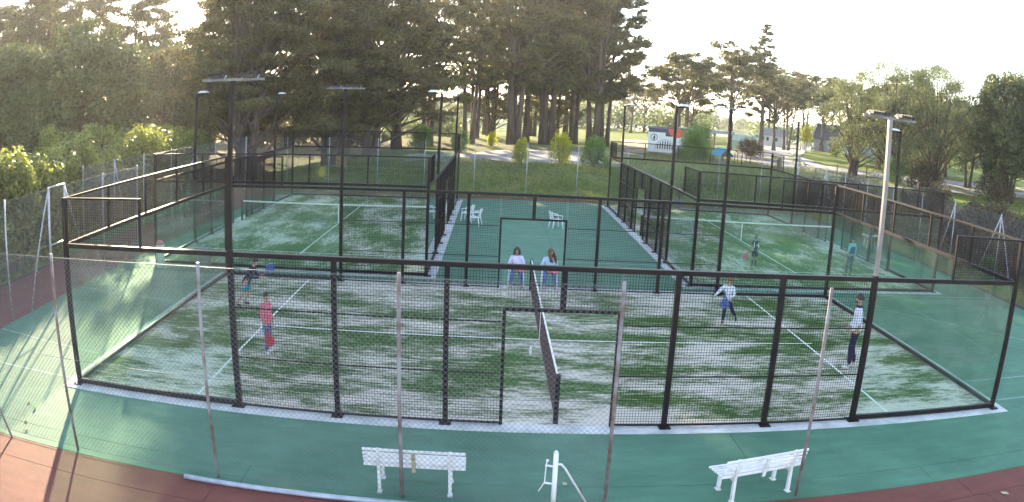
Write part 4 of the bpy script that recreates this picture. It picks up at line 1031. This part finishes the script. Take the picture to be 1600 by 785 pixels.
# left background: tall trees with the low gap the sun shines through, round oaks in front
plant('oak0', 'round evergreen oak at far left rising above the hedge', -27.0, 33.0, 1.10, .3)
plant('oak1', 'broad round evergreen oak left of the sun gap, its rim glowing', -20.8, 34.0, 1.15, 1.2)
plant('oak0', 'low evergreen oak filling the gap between two round oaks', -23.5, 31.0, .78, 2.0)
plant('oak1', 'dark evergreen oak at the left edge above the hedge', -35.5, 33.0, 1.1, 3.9)
plant('pin2', 'tall shaggy pine at the far left top corner', -57, 63, .74, 1.0)
plant('cyp1', 'tall dark cypress second from the left in the back row', -46.5, 60, 1.02, 2.0)
plant('cyp0', 'hazy cypress behind the round oaks, left of the sky notch', -39.0, 62, .98, 4.4)
plant('cyp1', 'hazy cypress below the bright notch of sky', -32.6, 66, .92, 5.0)
plant('oak1', 'wide tree at the back under the glare, right of the notch', -29.0, 64, 1.28, 0.4)
plant('oak0', 'hazy tree between the glare and the big cypress', -25.5, 60, 1.22, 2.4)
plant('cyp1', 'dark cypress wedged between two taller trees at far left', -52, 68, .98, .9)
plant('cyp0', 'wide dark tree behind the oak at the far left', -66, 72, 1.12, 1.4)
# the dark cypress wood
plant('cyp0', 'big dark cypress behind the fence corner with forked red-brown trunk', -9.0, 39.0, .90, .8)
plant('cyp1', 'tall cypress right behind the rear left floodlight', -4.0, 45.5, .76, 2.6)
plant('cyp0', 'cypress beside the orange board, branches down to the bank', -1.2, 48.0, .84, 4.0)
plant('cyp1', 'cypress standing deeper in the dark wood, left part', -13.5, 52.0, .90, 5.6)
plant('cyp0', 'cypress at right end of the dark wood', -0.4, 58.0, .80, 1.9)
plant('cyp1', 'rear cypress closing the dark wood', -6.5, 62.0, .90, .2)
plant('cyp0', 'rear cypress left of the dark wood, beside the oaks', -17.0, 62.0, .98, 3.1)
# the pine wood: bare trunks
for key, lab, x, y, sc, rz in (('pin3', 'leaning thin pine at left edge of the trunk group', 1.8, 65.0, .92, .2), ('pin3', 'twin-stemmed pine left in the pine wood', 1.2, 73.3, .95, 1.4), ('pin3', 'pine left of the white railing', 5.8, 71.0, .98, 2.9),
                             ('pin3', 'pine in front of the far white railing', 6.0, 84.0, .95, 3.6), ('pin2', 'three-stemmed pine right of the white railing', 10.6, 73.0, 1.0, .9), ('pin0', 'straight pine between two stout trunk groups', 12.1, 80.0, 1.0, 5.1),
                             ('pin2', 'stoutest pine with several trunks in the middle of the wood', 14.8, 77.5, 1.02, 2.2), ('pin1', 'twin pine just right of the stoutest trunk', 18.2, 82.0, 1.0, .5), ('pin2', 'pine with leaning stems at right end of the wood', 20.0, 76.5, .92, 4.2),
                             ('cyp1', 'low dark cypress deep between the pine trunks', 8.0, 90.0, .72, 1.0), ('cyp0', 'low dark cypress behind the middle pines', 17.0, 95.0, .70, 2.0), ('pin1', 'pine filling the right edge of the wood', 21.9, 81.0, .90, 3.3), ('pin0', 'pine behind the right end of the wood', 22.6, 90.0, .86, 1.1), ('pin3', 'pine seen through the wood, far back in the middle', 14.0, 99.0, 1.0, 2.0), ('pin3', 'rear pine seen behind the left trunks', 7.0, 98.0, 1.05, 4.6), ('pin0', 'rear pine behind the twin pine', 19.0, 101.0, .95, 2.7), ('pin2', 'dark pine hidden deep behind the cypress wood', -10.0, 78.0, .86, 3.0)):
    plant(key, lab, x, y, sc, rz)
plant('umb1', 'small far pine just past the right edge of the wood', 36.6, 147, .80, 0); plant('umb1', 'small far pine second past the edge of the wood', 42.0, 160, .78, 1.5)
# right half
plant('umb1', 'slim pine behind the mural kiosk', 33.6, 90.5, .92, 2.5); plant('umb0', 'broad umbrella pine with double trunk behind the playhouse', 43.2, 97.3, 1.12, .6); plant('ara0', 'tall narrow conifer standing above the other trees', 51.0, 106, 1.03, 0)
plant('umb1', 'two-trunked pine right of the narrow conifer', 54.6, 109, .88, 3.4); plant('umb0', 'pine right of the narrow conifer, farther back', 60.5, 118, .92, 2.1); plant('umb0', 'pine behind the yellow sapling', 68, 128, 1.02, 3.3); plant('umb1', 'spreading pine left of the barn', 74, 132, 1.05, 4.3); plant('umb0', 'spreading pine behind the barn', 88, 150, 1.12, 5.0)
for key, lab, x, y, sc, rz in (('umb0', 'far pine seen left of the double-trunked pine', 44, 128, 1.0, 1), ('umb1', 'far pine between double-trunked pine and narrow conifer', 56, 138, 1.12, 2), ('umb0', 'far pine right of the narrow conifer trunk', 66, 142, 1.1, 3), ('umb1', 'far pine above the cottage roof', 73, 150, 1.2, 4), ('umb0', 'far pine over the barn ridge', 82, 146, 1.15, 5.5), ('umb1', 'far pine right of the barn', 92, 138, 1.1, .4), ('umb0', 'far pine behind the tamarisks', 84, 112, 1.1, 1.4), ('oak1', 'round tree in the gap between barn and tamarisks', 66, 84, 1.15, 2.2), ('oak0', 'round tree behind the tamarisk stems', 72, 80, 1.2, .7), ('oak1', 'round tree between tamarisks and dark oak, far back', 80, 76, 1.3, 3.3), ('oak0', 'leafy tree closing the view at far right', 84, 66, 1.35, 5.1), ('oak1', 'leafy tree right behind the dark oak', 70, 52, 1.3, 1.9)):
    plant(key, lab, x, y, sc, rz)
plant('oak1', 'low dense evergreen oak hiding the foot of the dark one', 56.6, 44.6, .70, 2.2)
plant('wil0', 'third tamarisk standing behind the first two', 55.5, 60, 1.08, 4.0); plant('wil0', 'slender tamarisk left of the others, near the pole', 44.8, 58.5, .86, 5.2)
plant('umb1', 'low pine between kiosk and umbrella pine', 38.5, 104, .62, 5.5)
plant('wil0', 'pale tamarisk with many thin stems behind the right pole', 47.2, 54.0, 1.0, .3); plant('wil0', 'second pale tamarisk, right of the first', 51.0, 51.5, 1.0, 2.2, sx=.92)
plant('oak1', 'olive-leaved tree left of the tamarisks, behind the barn hedge', 60, 80, 1.0, 1.0, sx=1.2); plant('oak0', 'dark evergreen oak at right edge of the picture', 57.2, 46.0, 1.32, 2.8, sx=.78); plant('oak1', 'evergreen oak at the far right corner', 61.0, 43.0, 1.15, 4.8, sx=.9); plant('oak0', 'green tree between tamarisks and dark oak, set back', 62.0, 60.0, .95, 1.7)
for o_, u_ in PROTO.values():
    if not u_:
        for ch in list(o_.children): bpy.data.objects.remove(ch)
        bpy.data.objects.remove(o_)

# hedge and shrubs
def shrub(key, name, seed, H, R, leafm, n, size, elong, spiky=0.0, stems=5):
    rng = np.random.default_rng(seed); root = bpy.data.objects.new(name, None); COL.objects.link(root)
    cs, rs, w = [], [], []; tb = MB()
    for k in range(26):
        u = (k+rng.random())/26; az = k*2.4; rad = R*math.sin(math.pi*min(1, .3+.6*u))**.6*rng.uniform(.3, .85)
        c = Vector((math.cos(az)*rad, math.sin(az)*rad, H*(.12+.80*u))); cs.append(c); r = R*rng.uniform(.26, .42); rs.append((r*(1-.3*spiky), r*(1-.3*spiky), r*(.9+1.3*spiky))); w.append(r)
    for k in range(stems):
        az = 2*math.pi*k/stems; tb.tube([(math.cos(az)*.08*R, math.sin(az)*.08*R, -.15), (math.cos(az)*.3*R, math.sin(az)*.3*R, H*.4), (math.cos(az)*.45*R, math.sin(az)*.45*R, H*.8)], [.05*H**.5, .035*H**.5, .01], 6)
    tb.build('stem', BARKL, root)
    w = np.array(w); cnt = (n*w/w.sum()).astype(int)
    link('foliage', crown_mesh('foliage', seed, np.array([tuple(c) for c in cs]), np.array(rs), cnt, size, leafm, elong, .5), root)
    PROTO[key] = [root, False]
shrub('hed0', 'hedge_shrub', 71, 4.3, 1.9, L_HED, 7000, .20, 1.6, .25); shrub('hed1', 'hedge_shrub', 72, 4.5, 1.8, L_HED, 7000, .20, 1.6, .35); shrub('hed2', 'hedge_shrub', 73, 4.0, 2.0, L_HED, 7000, .20, 1.6, .15)
shrub('yel0', 'yellow_shrub', 74, 2.3, .95, L_YEL, 4200, .13, 2.2, .5); shrub('grn0', 'green_shrub', 75, 2.0, 1.1, L_GRN, 3600, .15, 2.2, .3); shrub('brn0', 'bramble', 76, 1.9, 1.5, L_BRN, 4200, .15, 2.0, .2); shrub('wil1', 'willow_bush', 77, 3.6, 2.0, L_GRN, 8000, .24, 4.5, .5)
hedge_rng = random.Random(5); i = 0
hx = [(-7.6, -1.5), (-8.0, 1.0), (-8.2, 3.6), (-8.6, 6.2), (-8.9, 8.7), (-9.4, 11.2), (-9.9, 13.8), (-10.2, 16.4), (-10.3, 19.0), (-10.4, 21.7), (-10.5, 24.4), (-10.5, 27.2), (-10.4, 30.0), (-10.6, 33.0)]
hl = ['below the round oak', 'in the sun']
for (x, y) in hx:
    plant('hed%d' % (i % 3), 'sunlit shrub of the long hedge behind the left fence', x, y, hedge_rng.uniform(.86, 1.02)*(.84+.16*min(1, max(0, y/14))), hedge_rng.uniform(0, 6), 'hedge', 'shrubs of the long left hedge', z=0); i += 1
for (x, y) in [(-13.6, 20.5), (-13.8, 23.5), (-14.0, 27.0), (-13.8, 30.5), (-13.4, 34.0), (-17.0, 24.0), (-16.4, 29.0), (-15.5, 35.5)]:
    plant('hed%d' % (i % 3), 'shrub of the second hedge row, seen over the first', x, y, hedge_rng.uniform(.92, 1.08), hedge_rng.uniform(0, 6), 'hedge', 'shrubs of the rear hedge row', z=0); i += 1
plant('yel0', 'bright yellow-green upright shrub on the bank, the brighter of two', 13.77, 46.0, 1.0, 0, 'shrub'); plant('yel0', 'smaller yellow-green shrub left of the bright one', 10.6, 45.0, .82, 2, 'shrub'); plant('grn0', 'pale green spreading shrub right of the yellow shrubs', 16.3, 46.0, 1.12, 1, 'shrub')
plant('grn0', 'low green shrub at the foot of the pines', 5.5, 56.0, .9, 3, 'shrub'); plant('yel0', 'small lit shrub beside the pine trunks', 8.3, 66.0, .62, 3, 'shrub'); plant('grn0', 'dim shrub among the left pine trunks', 2.2, 55.0, 1.1, 4, 'shrub')
plant('wil1', 'wide willow bush in front of the mural kiosk', 26.4, 54.4, .88, 0, 'shrub'); plant('wil1', 'tall willow bush right of the lamp pole', 28.8, 62.0, 1.0, 2, 'shrub'); plant('grn0', 'green shrub left of the willow bush', 24.4, 50.8, .9, 2.2, 'shrub')
plant('brn0', 'dark round bush behind the blue playhouse', 40.5, 80, 1.2, 1, 'shrub'); plant('brn0', 'reddish bush in front of the barn', 60, 74, 1.2, 3, 'shrub'); plant('brn0', 'brown bush along the barn lawn', 64.5, 75, 1.1, 2, 'shrub'); plant('yel0', 'yellow bush at the barn corner', 68, 112, 1.2, 1, 'shrub')
plant('brn0', 'bush covering the foot of the right tamarisk', 49, 50, 1.3, 4, 'shrub'); plant('grn0', 'green bush below the tamarisk stems', 46.0, 51.5, 1.3, 5, 'shrub'); plant('brn0', 'bush beside the dark oak at right', 54.5, 44.5, 1.5, 1, 'shrub')
br = random.Random(9)
for k, (x, y) in enumerate([(31.2, 10.2), (31.5, 13.2), (31.0, 16.4), (31.6, 19.6), (31.0, 22.6), (31.4, 25.4), (30.9, 28.6), (31.2, 31.4), (33.8, 12), (34, 16), (34.1, 20.5), (33.7, 24.5), (34, 28), (32.5, 34.5), (31.2, 37.2), (37, 22), (37.5, 30), (38, 15), (30.8, 7.2), (33, 8.5)]):
    plant('brn0', 'bramble bush behind the right chain-link fence', x, y, br.uniform(.8, 1.15), br.uniform(0, 6), 'shrub', 'brambles behind the right fence')
plant('grn0', 'fresh green bush behind the right fence, near the edge', 30.6, 9.0, .75, 1, 'shrub'); plant('grn0', 'green seedling bush at the foot of the right fence', 30.2, 14.0, .55, 2, 'shrub')

# tall grass on the bank behind the courts: nobody could count it
def grass_patch(name, label, seed, n, box, h, m, dens=None):
    rng = np.random.default_rng(seed); x = rng.uniform(box[0], box[2], n); y = rng.uniform(box[1], box[3], n); keep = np.sin(x*.8+2*np.sin(y*.6))+np.sin(y*1.1+x*.3)+rng.normal(size=n)*.8 > -.4
    x, y = x[keep], y[keep]; z = height(x, y); k = len(x); a = rng.uniform(0, 2*np.pi, k); L = h*(.4+.9*rng.random(k)); w = .018+.012*rng.random(k); ln = rng.normal(size=(k, 2))*.35*L[:, None]
    b = np.stack([np.cos(a)*w, np.sin(a)*w, np.zeros(k)], 1); p = np.stack([x, y, z-.03], 1); mid = p+np.stack([ln[:, 0]*.35, ln[:, 1]*.35, L*.6], 1); tip = p+np.stack([ln[:, 0], ln[:, 1], L], 1)
    V = np.stack([p-b, p+b, mid+b*.7, mid-b*.7, tip+b*.15, tip-b*.15], 1).reshape(-1, 3); o = np.arange(k)[:, None]*6
    Q = np.concatenate([o+np.array([[0, 1, 2, 3]]), o+np.array([[3, 2, 4, 5]])], 0)
    me = np_mesh(name, V, Q); me.materials.append(m); ob = bpy.data.objects.new(name, me); COL.objects.link(ob); ob['kind'] = 'stuff'; ob['label'] = label; ob['category'] = 'grass'
    return ob
grass_patch('bank_grass', 'rough green grass on the bank behind the courts', 1, 42000, (-7, 35, 30, 46.5), .20, L_BNK)
grass_patch('tall_grass', 'tall dry grass and reeds behind the back right court', 2, 16000, (17.5, 38, 34, 50), .85, L_GRS)
grass_patch('verge_grass', 'pale grass verge between bank and paths', 3, 16000, (18, 48, 46, 62), .30, L_GRS)

# far shore and wood beyond the water, one mass each
def far_wood(name, label, seed, n, x0, x1, y, d, hmin, hmax, size, m, per=120):
    rng = np.random.default_rng(seed); cx = rng.uniform(x0, x1, n); cy = rng.uniform(y, y+d, n); h = rng.uniform(hmin, hmax, n)*(.75+.25*np.sin(cx*.03)); r = h*rng.uniform(.38, .6, n)
    cs = np.stack([cx, cy, height(cx, cy)+h*.45], 1); rs = np.stack([r, r, h*.55], 1); me = crown_mesh(name, seed, cs, rs, np.full(n, per), size, m, 1.5)
    o = bpy.data.objects.new(name, me); COL.objects.link(o); o['kind'] = 'stuff'; o['label'] = label; o['category'] = 'wood'
far_wood('far_wood', 'hazy green wood on the far shore', 101, 260, -150, 420, 372, 50, 10, 16, 1.4, L_FAR, 160)
far_wood('lawn_hedge', 'bushes closing the far lawns at right', 102, 130, 70, 240, 125, 70, 4, 9, .7, L_FAR, 200)
far_wood('back_wood', 'dim undergrowth behind the left trees', 103, 110, -90, -8, 72, 18, 5, 10, .6, L_CYP, 260)
far_wood('park_thicket', 'pale thicket seen between the pine trunks', 105, 90, -30, 62, 158, 22, 5, 9, .7, L_FAR, 150)
far_wood('pine_undergrowth', 'low bushes behind the pine trunks', 104, 40, -14, 6, 84, 26, 2, 4, .4, L_FAR, 160)

# ------------------------------------------------------------------ small buildings and park furniture
KWALL = mat('kiosk_wall', (0.62, 0.64, 0.64), 0.6, 0, 0.06, 3); KNAVY = mat('mural_navy', (0.05, 0.045, 0.09), 0.6, 0, 0.1, 3); KORG = mat('mural_orange', (0.60, 0.10, 0.05), 0.6, 0, 0.1, 3); KBLK = mat('mural_black', (0.05, 0.06, 0.08), 0.6, 0, 0.1, 3); KBLUE = mat('mural_blue', (0.32, 0.42, 0.48), 0.6, 0, 0.1, 3)
kx, ky = 28.3, 73.9; k = thing('kiosk', 'white kiosk painted with navy band, orange disc and striped half circle', 'kiosk', (kx, ky, hz(kx, ky)-.1), R_(-12))
m = MB(); m.box((-2.35, 0, 0), (2.35, 2.4, 2.95)); m.build('wall', KWALL, k)
m = MB(); m.box((-2.42, -.06, 2.952), (2.42, 2.46, 3.06)); m.build('roof', KNAVY, k)
m = MB(); m.prism([(-2.34, 2.45), (-.35, 2.45), (-.35, 2.05), (.45, 2.05), (.45, 2.93), (-2.34, 2.93)], 'y', -.02, -.003); m.build('mural_band', KNAVY, k)
def disc(cx, cz, r, a0, a1, y0, y1, n=20, ri=0):
    o = [(cx+r*math.cos(a0+(a1-a0)*i/n), cz+r*math.sin(a0+(a1-a0)*i/n)) for i in range(n+1)]
    if ri: o += [(cx+ri*math.cos(a1+(a0-a1)*i/n), cz+ri*math.sin(a1+(a0-a1)*i/n)) for i in range(n+1)]
    mm = MB(); mm.prism(o, 'y', y0, y1); return mm
disc(.95, 2.93, 1.0, math.pi, 2*math.pi, -.025, -.003).build('mural_sun', KORG, k)
disc(-1.65, 1.85, .40, 0, 2*math.pi, -.018, -.003, 24, .33).build('mural_ring', KBLK, k); m = MB(); m.prism([(-1.72, 1.55), (-1.58, 1.55), (-1.5, 1.85), (-1.6, 2.15), (-1.75, 1.85)], 'y', -.018, -.003); m.build('mural_leaf', KBLK, k)
disc(-.35, .55, 1.15, 0, math.pi, -.012, -.003, 24, 1.03).build('mural_arch', KBLUE, k)
for q in range(7):
    xx = -.35-.84+.28*q; h = math.sqrt(max(.01, .95**2-(xx+.35)**2)); m = MB(); m.prism([(xx-.07, .55), (xx+.07, .55), (xx+.09, .55+h), (xx-.05, .55+h)], 'y', -.02, -.003); m.build('mural_stripe', KBLK, k)
for q in range(3): disc(1.3+.35*q-.2, 1.2-.3*(q % 2), .3, .2, 2.4, -.016, -.003, 12, .25).build('mural_wave', KBLUE, k)
m = MB(); m.box((-2.6, -.5, 0.05), (2.0, -.02, .13)); m.build('step', DIRT, k)
WOODM = mat('weathered_wood', (0.16, 0.11, 0.075), 0.85, 0, 0.3, 4, 0.4, 20); GREYROOF = mat('grey_roofing', (0.26, 0.27, 0.30), 0.6, 0, 0.12, 2); BLUEROOF = mat('blue_roof', (0.05, 0.32, 0.48), 0.5, 0, 0.12, 3); SLATE = mat('slate_roof', (0.075, 0.070, 0.115), 0.6, 0, 0.15, 3); RENDER = mat('pale_render', (0.52, 0.53, 0.53), 0.8, 0, 0.08, 2); GREYWALL = mat('grey_wall', (0.24, 0.25, 0.27), 0.8, 0, 0.12, 2); DOORM = mat('pale_door', (0.48, 0.62, 0.66), 0.5, 0, 0.06, 3); WIN = mat('dark_window', (0.05, 0.06, 0.08), 0.15, 0, 0.1, 3); TENT = mat('pale_green_sheet', (0.36, 0.45, 0.40), 0.7, 0, 0.1, 2); TEAL = mat('teal_paint', (0.05, 0.30, 0.33), 0.5, 0, 0.1, 3); ORANGE = mat('orange_board', (0.34, 0.17, 0.07), 0.7, 0, 0.25, 3)
s_ = thing('shelter', 'long grey flat-roofed shelter right of the kiosk, half hidden by willow', 'shelter', (35.6, 84, hz(35.6, 84)), R_(-14))
m = MB(); m.box((-3.6, -1.4, 2.45), (3.6, 1.4, 2.85)); m.build('roof', GREYROOF, s_)
for xx in (-3.2, -1.1, 1.1, 3.2):
    for yy in (-1.15, 1.15): m = MB(); m.box((xx-.06, yy-.06, -.2), (xx+.06, yy+.06, 2.45)); m.build('post', WOODM, s_)
px_, py_ = 28.75, 53.6; h = thing('playhouse', 'small wooden playhouse on a tower with bright blue roof', 'playhouse', (px_, py_, hz(px_, py_)-.05), R_(24))
for sx in (-1, 1):
    for sy in (-1, 1): m = MB(); m.box((sx*.55-.05, sy*.5-.05, 0), (sx*.55+.05, sy*.5+.05, 1.35)); m.build('corner_post', WOODM, h)
m = MB(); m.box((-.6, -.55, .48), (.6, .55, .55)); m.build('deck', WOODM, h)
for a in range(6): m = MB(); m.box((-.50+.168*a, -.54, .56), (-.50+.168*a+.15, -.515, .85)); m.build('board', GREYWALL, h); m = MB(); m.box((-.50+.168*a, .515, .56), (-.50+.168*a+.15, .54, .85)); m.build('board', GREYWALL, h)
for a in range(6): m = MB(); m.box((-.595, -.45+.152*a, .56), (-.57, -.45+.152*a+.135, .85)); m.build('board', GREYWALL, h)
for sx in (-1, 1): m = MB(); m.prism([(0, 2.02), (0, 1.96), (sx*.80, 1.26), (sx*.80, 1.32)], 'y', -.72, .72); m.build('roof', BLUEROOF, h)
for sy in (-1, 1): m = MB(); m.prism([(-.62, 1.36), (.62, 1.36), (0, 1.92)], 'y', sy*.55-.02, sy*.55+.02); m.build('gable', WOODM, h)
b_ = thing('barn', 'long house with dark slate roof at the end of the right lawn', 'house', (77.5, 129.5, hz(77, 129)-.1), R_(-38))
m = MB(); m.box((-6, 0, 0), (6, 6.5, 2.7)); m.build('wall', GREYWALL, b_)
m = MB(); m.prism([(-.35, 2.6), (3.25, 5.6), (6.85, 2.6), (6.85, 2.75), (3.25, 5.8), (-.35, 2.75)], 'x', -6.3, 6.3); m.build('roof', SLATE, b_)
for sx in (-1, 1): m = MB(); m.prism([(.02, 2.7), (3.25, 5.55), (6.48, 2.7)], 'x', sx*5.9-.1, sx*5.9+.1); m.build('gable', GREYWALL, b_)
m = MB(); m.box((-.6, -.06, 0), (2.2, -.003, 2.25)); m.build('door', DOORM, b_)
for xx in (-4.4, -2.4): m = MB(); m.box((xx-.5, -.05, 1.1), (xx+.5, -.003, 2.1)); f = m.build('window', RENDER, b_); m = MB(); m.box((xx-.42, -.07, 1.18), (xx+.42, -.053, 2.02)); m.build('pane', WIN, f)
for xx in (-2.5, 2.2): m = MB(); m.prism([(1.1, 3.70), (1.7, 4.20), (1.7, 4.28), (1.1, 3.78)], 'x', xx-.4, xx+.4); m.build('skylight', RENDER, b_)
c_ = thing('cottage', 'small white cottage glimpsed between pine trunks', 'house', (63.5, 134, hz(63, 134)), R_(-28))
m = MB(); m.box((-2.6, 0, 0), (2.6, 4, 2.2)); m.build('wall', RENDER, c_); m = MB(); m.prism([(-.3, 2.15), (2, 3.5), (4.3, 2.15), (4.3, 2.3), (2, 3.65), (-.3, 2.3)], 'x', -2.8, 2.8); m.build('roof', GREYROOF, c_)
for xx in (-1.9, -.9, .9): m = MB(); m.box((xx-.35, -.05, 1.0), (xx+.35, -.003, 1.9)); f = m.build('window', WHITE, c_); m = MB(); m.box((xx-.28, -.07, 1.07), (xx+.28, -.053, 1.83)); m.build('pane', WIN, f)
m = MB(); m.box((0.0, -.05, 0), (.6, -.003, 1.9)); m.build('door', DOORM, c_)
t_ = thing('marquee', 'pale green low marquee beside the double-trunked pine', 'tent', (47.3, 103.5, hz(47, 103)), R_(-25))
m = MB(); m.box((-1.75, -1.3, 0), (1.75, 1.3, 1.3)); m.build('side_sheet', TENT, t_); m = MB(); m.prism([(-1.4, 1.28), (0, 2.25), (1.4, 1.28), (1.4, 1.34), (0, 2.33), (-1.4, 1.34)], 'x', -1.85, 1.85); m.build('roof_sheet', TENT, t_)
for sx in (-1, 1): m = MB(); m.prism([(-1.28, 1.31), (1.28, 1.31), (0, 2.22)], 'x', sx*1.7-.02, sx*1.7+.02); m.build('gable_sheet', TENT, t_)
g_ = thing('signboard', 'tall narrow white and teal signboard at the path edge', 'sign', (53.0, 112.6, hz(53, 112)), R_(-20))
m = MB(); m.box((-.62, -.05, .15), (.62, .05, 2.7)); m.build('panel', WHITE, g_)
for z0, z1 in ((1.9, 2.35), (.3, .7)): m = MB(); m.box((-.60, -.065, z0), (.60, -.052, z1)); m.build('print', TEAL, g_)
for sx in (-1, 1): m = MB(); m.box((sx*.68-.05, -.06, -.2), (sx*.68+.05, .06, 2.75)); m.build('post', GALV, g_)
# young yellow tree in its white guard
shrub('sap0', 'young_tree', 88, 3.6, 1.1, L_YEL, 2600, .24, 2.0, .9, 3)
plant('sap0', 'young tree with yellow leaves inside a white guard', 65.0, 119.2, 1.0, 0, 'tree', z=hz(65, 119)+1.1)
q_ = thing('tree_guard', 'white paling guard round the young yellow tree', 'tree guard', (65.0, 119.2, hz(65, 119)))
m = MB(); m.tube([(0, 0, -.1), (0, 0, 1.9)], .06, 6); m.build('stake', WOODM, q_)
for a in range(12):
    an = a*math.pi/6; m = MB(); m.bar((math.cos(an)*.9, math.sin(an)*.9, 0), (math.cos(an)*.9, math.sin(an)*.9, 1.9), .14, .03, True, (math.cos(an), math.sin(an), 0)); m.build('paling', WHITE, q_)
for z in (.35, 1.4): m = MB(); m.tube([(math.cos(a*math.pi/8)*.86, math.sin(a*math.pi/8)*.86, z) for a in range(17)], .03, 5, False); m.build('hoop', WHITE, q_)
# white railing far behind the pines, posts along the right path
r_ = thing('railing', 'long white railing far behind the pine trunks', 'railing', (2.5, 112, hz(3, 112))); A = Vector((0, 0, 0)); B = Vector((11, 10, 0))
for a in range(12): p0 = A.lerp(B, a/11); m = MB(); m.box((p0.x-.08, p0.y-.08, -.2), (p0.x+.08, p0.y+.08, 1.15)); m.build('post', WHITE, r_)
for z in (.35, .72, 1.1): m = MB(); m.bar(A+Vector((0, -.1, z)), B+Vector((0, -.1, z)), .05, .13); m.build('rail', WHITE, r_)
for lab, x, y, hh in (('thin dark post left of the path, nearest the playhouse', 30.9, 56.4, 1.25), ('thin dark post second right of the playhouse', 32.6, 60.8, 1.2), ('thin dark post third right of the playhouse', 33.6, 61.0, 1.2), ('thin dark post fourth right of the playhouse', 34.6, 62.6, 1.2)):
    m = MB(); m.tube([(0, 0, -.2), (0, 0, hh), (0, 0, hh+.03)], [.045, .04, .02], 8); m.box((-.06, -.06, -.2), (.06, .06, .12)); tag(m.build('path_post', WOODM), lab, 'post', 'thin posts beside the path', (x, y, hz(x, y)))
m = MB(); m.tube([(0, 0, -.2), (0, 0, .1), (.04, 0, .8), (.02, .02, 1.35), (.05, .02, 1.5)], [.34, .26, .24, .2, .08], 10); m.tube([(.03, 0, 1.0), (.3, .05, 1.35)], [.09, .05], 7)
tag(m.build('tree_stump', BARKL), 'pale grey tall tree stump beside the right path', 'stump', None, (34.4, 53.6, hz(34.4, 53.6)))
for nm_, lab, pts in (('post_and_wire_fence', 'low post and wire fence along near edge of the right path', [(35.6, 47.6), (38.5, 46.2), (41.5, 44.7), (44.5, 44.2), (48, 44.6), (51.5, 45.2)]), ('post_and_wire_fence', 'low post fence edging the lawn before the barn', [(41.5, 55.5), (46, 57.5), (50, 59.5), (54, 61), (60, 63)])):
    f_ = thing(nm_, lab, 'fence', (pts[0][0], pts[0][1], hz(*pts[0]))); o = Vector((pts[0][0], pts[0][1], hz(*pts[0])))
    for a in pts: m = MB(); z = hz(*a); m.tube([Vector((*a, z-.2))-o, Vector((*a, z+1.15))-o], .055, 7); m.build('post', WOODM, f_)
    for z in (.55, 1.05):
        for a, b in zip(pts[:-1], pts[1:]): m = MB(); m.bar(Vector((*a, hz(*a)+z))-o, Vector((*b, hz(*b)+z))-o, .012, .012, False); m.build('wire', WIREG, f_)
o_ = thing('notice_board', 'orange wooden board on two posts under the cypresses', 'board', (-1.75, 38.6, hz(-1.75, 38.6)), R_(4))
for sx in (-1, 1): m = MB(); m.box((sx*.36-.05, -.05, -.2), (sx*.36+.05, .05, 1.5)); m.build('post', WOODM, o_)
for a in range(4): m = MB(); m.box((-.34, -.08, .72+.2*a), (.34, -.052, .90+.2*a)); m.build('plank', ORANGE, o_)
HAZE_D = 0.0003
if HAZE_D > 0:
    m = bpy.data.materials.new('haze'); m.use_nodes = True; n = m.node_tree.nodes; n.clear(); ou = n.new('ShaderNodeOutputMaterial'); vo = n.new('ShaderNodeVolumePrincipled')
    vo.inputs['Color'].default_value = (0.95, 0.95, 0.97, 1); vo.inputs['Density'].default_value = HAZE_D; vo.inputs['Anisotropy'].default_value = 0.5; m.node_tree.links.new(vo.outputs[0], ou.inputs['Volume'])
    mb = MB(); mb.box((-1600, -500, -3.5), (1900, 2600, 40)); mb.build('haze', m, None, 'stuff')
